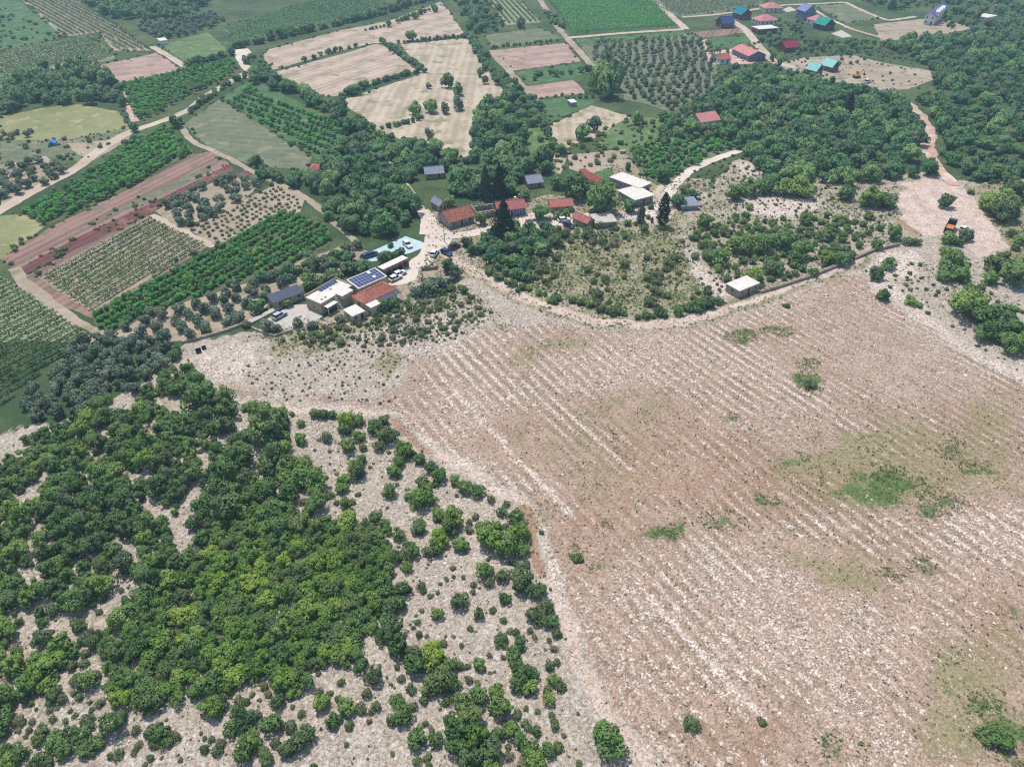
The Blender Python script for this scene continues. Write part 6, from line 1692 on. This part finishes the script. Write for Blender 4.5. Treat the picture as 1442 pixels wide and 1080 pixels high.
def car(label, px, py, toward, paint, name='parked_car', L=4.2, hh=1.45, group=None):
    p = P(px, py); rz = gang((px, py), toward)
    root = empty(name, (p[0], p[1], 0.11 + float(terr(p[0], p[1]))), rz)
    tag(root, label, 'car', group)
    k = L / 4.2; w = 0.86
    prof = [(-2.08, 0.32), (-2.1, 0.62), (-2.02, 0.88), (-1.0, 0.93), (0.9, 0.92), (1.7, 0.82), (2.05, 0.66), (2.1, 0.34)]
    mb = MB(); n = len(prof)
    for s, yy, ins in ((0, -w, 0.0), (1, w, 0.0)):
        mb.v += [(x * k, yy * (0.96 if (z > 0.8 or abs(x) > 2) else 1.0), z) for x, z in prof]
    mb.f += [tuple(range(n)), tuple(range(2 * n - 1, n - 1, -1))] + [(i, i + n, (i + 1) % n + n, (i + 1) % n) for i in range(n)]
    mb.mi = [0] * len(mb.f)
    body = mb.build('body', M[paint], root)
    g = MB()
    lo = [(-1.85, 0.9), (1.05, 0.9)]; hi = [(-1.45, hh - 0.05), (0.25, hh - 0.05)]
    V = [(lo[0][0] * k, -0.78, .9), (lo[1][0] * k, -0.78, .9), (lo[1][0] * k, 0.78, .9), (lo[0][0] * k, 0.78, .9), (hi[0][0] * k, -0.62, hi[0][1]), (hi[1][0] * k, -0.62, hi[1][1]), (hi[1][0] * k, 0.62, hi[1][1]), (hi[0][0] * k, 0.62, hi[0][1])]
    g.add(V, [(0, 1, 5, 4), (1, 2, 6, 5), (2, 3, 7, 6), (3, 0, 4, 7), (4, 5, 6, 7)])
    g.build('windows', M['carglass'], root)
    MB().box((hi[0][0] - 0.03) * k, (hi[1][0] + 0.04) * k, -0.64, 0.64, hh - 0.05, hh).box(-0.62 * k, -0.5 * k, -0.77, 0.77, 0.91, hh - 0.06).build('roof', M[paint], root)
    wheels(root, (-1.3 * k, 1.3 * k), 0.78, 0.33, 0.22)
    for s in (-1, 1):
        MB().box(1.98 * k, 2.1 * k, s * 0.6 - 0.17, s * 0.6 + 0.17, 0.55, 0.7).build('headlight', M['lamp'], root)
        MB().box(-2.13 * k, -2.04 * k, s * 0.62 - 0.14, s * 0.62 + 0.14, 0.62, 0.8).build('tail_light', M['red'], root)
    return root
car('white car parked at the far end of the turquoise yard', 574, 347, (580, 352), 'carwhite')
car('blue car parked at the near end of the turquoise yard', 517, 363, (524, 360), 'carblue')
car('second blue car beside the low trees of the turquoise yard', 524, 361, (531, 359), 'carblue')
car('white car nearest the solar-roofed barn', 557, 394, (566, 390), 'carwhite')
car('white car parked before the open shelter', 563, 388, (572, 384), 'carwhite')
car('dark off-road car parked above the scrub slope', 640, 350, (648, 346), 'cardark', hh=1.75)
car('blue car parked beside the round trees at the yard edge', 629, 358, (637, 362), 'carblue')
car('white car parked at the edge of the white yard', 612, 359, (617, 352), 'carwhite')
car('white car parked under the two yellow-green trees', 794, 312, (803, 311), 'carwhite')
car('dark car parked on the lane below the yellow-green trees', 801, 320, (808, 323), 'cardark')
car('dark car under the trees right of the farm', 639, 397, (646, 392), 'cardark')
car('silver blue car beside the concrete ledge of the farm', 394, 447, (401, 443), 'carsilver')
car('white car on the building plot right of the turquoise chalets', 1221, 117, (1230, 114), 'carwhite', hh=1.7)
car('white car parked behind the orange dump truck', 1357, 325, (1364, 322), 'carwhite')

# dump truck
p = P(1336, 325); rz = gang((1333, 331), (1341, 316))
dt = empty('dump_truck', (p[0], p[1], 0.1), rz)
tag(dt, 'dark dump truck with orange tipper bed in the red quarry', 'truck')
MB().box(-3.4, 3.6, -0.5, 0.5, 0.7, 1.0).build('chassis', M['iron'], dt)
MB().prism([(1.9, 0.75), (3.7, 0.75), (3.75, 1.7), (3.45, 2.75), (1.9, 2.85)], 'y', -1.2, 1.2).build('cab', M['cardark'], dt)
MB().prism([(3.52, 1.75), (3.78, 1.75), (3.5, 2.55), (3.36, 2.55)], 'y', -1.0, 1.0).build('windscreen', M['carglass'], dt)
bed = MB().box(-3.6, 1.7, -1.25, 1.25, 1.05, 1.2).box(-3.6, 1.7, -1.25, -1.13, 1.2, 2.2).box(-3.6, 1.7, 1.13, 1.25, 1.2, 2.2).box(1.58, 1.7, -1.13, 1.13, 1.2, 2.35).box(-3.6, -3.48, -1.13, 1.13, 1.2, 2.1).build('tipper_bed', M['iron'], dt)
MB().box(-3.4, 0.6, -1.1, 1.1, 1.21, 1.75).build('load', M['orange'], bed)
wheels(dt, (-2.4, -1.2, 2.6), 1.05, 0.5, 0.3)
# excavator
p = P(1206, 110)
ex = empty('excavator', (p[0], p[1], 0.1), R(20))
tag(ex, 'small yellow-brown excavator on the building plot beside the chalets', 'excavator')
for s in (-1, 1):
    MB().prism([(-1.7, 0.35), (-1.4, 0.0), (1.4, 0.0), (1.7, 0.35), (1.4, 0.75), (-1.4, 0.75)], 'y', s * 0.95 - 0.28, s * 0.95 + 0.28).build('crawler_track', M['tyre'], ex)
MB().box(-1.9, 1.0, -1.15, 1.15, 0.85, 1.7).build('body', M['yellow'], ex)
cb = MB().prism([(-0.3, 1.72), (1.1, 1.72), (1.1, 2.3), (0.8, 3.0), (-0.3, 3.0)], 'y', 0.1, 1.1).build('cab', M['yellow'], ex)
MB().box(-0.1, 0.7, 1.1, 1.13, 2.1, 2.8).build('window', M['carglass'], cb)
MB().tube((0.9, -0.3, 1.4), (2.8, -0.3, 3.9), 0.28, 0.22, 6).build('boom', M['yellow'], ex)
ar = MB().tube((2.8, -0.3, 3.9), (4.4, -0.3, 1.7), 0.2, 0.16, 6).build('arm', M['yellow'], ex)
MB().prism([(4.1, 1.7), (4.7, 1.5), (4.8, 0.9), (4.3, 0.7), (3.9, 1.1)], 'y', -0.8, 0.2).build('bucket', M['iron'], ar)
# blue tent
p = P(75, 204)
tn = empty('tent', (p[0], p[1], 0.02), R(15))
tag(tn, 'small bright blue tent alone in the dry left meadow', 'tent')
M['bluecloth'] = plain('blue_cloth', lin(70, 140, 200), 0.8, 0.1)
MB().prism([(-1.5, 0), (1.5, 0), (1.2, 0.9), (0, 1.8), (-1.2, 0.9)], 'y', -1.6, 1.6).build('canvas', M['bluecloth'], tn)
MB().prism([(-0.5, 0.02), (0.5, 0.02), (0, 1.3)], 'y', -1.63, -1.605).build('entrance', M['carblue'], tn)
# two dark open crates by the person
for (x, y, lab) in ((280, 496, 'larger black open crate on the white rubble by the person in red'), (287.5, 491, 'smaller black open crate on the white rubble behind the larger one')):
    p = P(x, y); k = 1.0 if x < 285 else 0.75
    e = empty('crate', (p[0], p[1], float(terr(p[0], p[1]))), R(30)); e.scale = (k, k, k)
    tag(e, lab, 'crate')
    MB().box(-0.6, 0.6, -0.45, 0.45, 0.0, 0.12).box(-0.6, 0.6, -0.45, -0.38, 0.12, 0.8).box(-0.6, 0.6, 0.38, 0.45, 0.12, 0.8).box(-0.6, -0.53, -0.38, 0.38, 0.12, 0.8).box(0.53, 0.6, -0.38, 0.38, 0.12, 0.8).build('box', M['iron'], e)
    MB().box(-0.66, 0.66, -0.51, -0.44, 0.8, 0.88).box(-0.66, 0.66, 0.44, 0.51, 0.8, 0.88).box(-0.66, -0.59, -0.44, 0.44, 0.8, 0.88).box(0.59, 0.66, -0.44, 0.44, 0.8, 0.88).build('rim', M['tyre'], e)
# utility poles
for (x, y, lab) in ((861, 243, 'thin wooden utility pole behind the white L-shaped building'), (626, 341, 'thin wooden utility pole at the village road bend')):
    p = P(x, y)
    e = empty('utility_pole', (p[0], p[1], 0.0))
    tag(e, lab, 'pole')
    MB().tube((0, 0, -0.2), (0, 0, 7.5), 0.13, 0.09, 8).build('pole', M['stonewall'], e)
    MB().box(-0.8, 0.8, -0.06, 0.06, 7.0, 7.12).build('crossarm', M['stonewall'], e)

# person in red
def person(px, py):
    p = P(px, py)
    z0 = float(terr(p[0], p[1]))
    V = [(0, 0, .95), (0, 0, 1.15), (0, .01, 1.38), (0, .02, 1.5), (0, .03, 1.58), (0, .03, 1.70), (.10, 0, .9), (.12, .03, .5), (.12, 0, .09), (.13, .13, .04), (-.10, 0, .9), (-.12, -.02, .5), (-.13, -.06, .09), (-.14, .08, .04),
         (.20, .01, 1.42), (.27, .02, 1.15), (.26, .14, .93), (.25, .2, .86), (-.20, .01, 1.42), (-.28, .0, 1.15), (-.27, .1, .92), (-.26, .15, .85)]
    Eg = [(0, 1), (1, 2), (2, 3), (3, 4), (4, 5), (0, 6), (6, 7), (7, 8), (8, 9), (0, 10), (10, 11), (11, 12), (12, 13), (2, 14), (14, 15), (15, 16), (16, 17), (2, 18), (18, 19), (19, 20), (20, 21)]
    Rd = [.15, .14, .17, .07, .09, .1, .1, .075, .05, .045, .1, .075, .05, .045, .075, .055, .04, .035, .075, .055, .04, .035]
    me = bpy.data.meshes.new('person'); me.from_pydata(V, Eg, [])
    m = NT('person_body')
    oz = m.sep(m.n('ShaderNodeTexCoord').outputs['Object'])
    c = m.mix(m.math('GREATER_THAN', oz[2], 0.93), lin(38, 40, 48), lin(206, 44, 46))
    c = m.mix(m.math('GREATER_THAN', oz[2], 1.49), c, lin(196, 150, 122))
    c = m.mix(m.math('GREATER_THAN', oz[2], 1.69), c, lin(52, 38, 30))
    me.materials.append(m.color(c))
    o = link('person', me, None, (p[0], p[1], z0), R(200))
    sk = o.modifiers.new('skin', 'SKIN')
    for i, sv in enumerate(me.skin_vertices[0].data if me.skin_vertices else []):
        sv.radius = (Rd[i], Rd[i] * 0.8)
    if me.skin_vertices:
        me.skin_vertices[0].data[0].use_root = True
    sd = o.modifiers.new('sub', 'SUBSURF'); sd.levels = 1; sd.render_levels = 2
    tag(o, 'person in red top and dark trousers standing on white rubble by the wood', 'person')
person(267, 513)

# ------------------------------------------------------------------ haze
def haze():
    m = bpy.data.materials.new('haze_air'); m.use_nodes = True
    t = m.node_tree
    for n in list(t.nodes):
        if n.type == 'BSDF_PRINCIPLED':
            t.nodes.remove(n)
    v = t.nodes.new('ShaderNodeVolumePrincipled')
    v.inputs['Color'].default_value = (0.55, 0.80, 0.98, 1)
    v.inputs['Density'].default_value = HAZE_D
    v.inputs['Anisotropy'].default_value = 0.1
    t.links.new(v.outputs[0], t.nodes['Material Output'].inputs['Volume'])
    o = MB().box(-3050, 3050, -1050, 5050, -4.0, 103.0).build('haze', m)
    o['kind'] = 'stuff'
HAZE_D = 0.0003
haze()
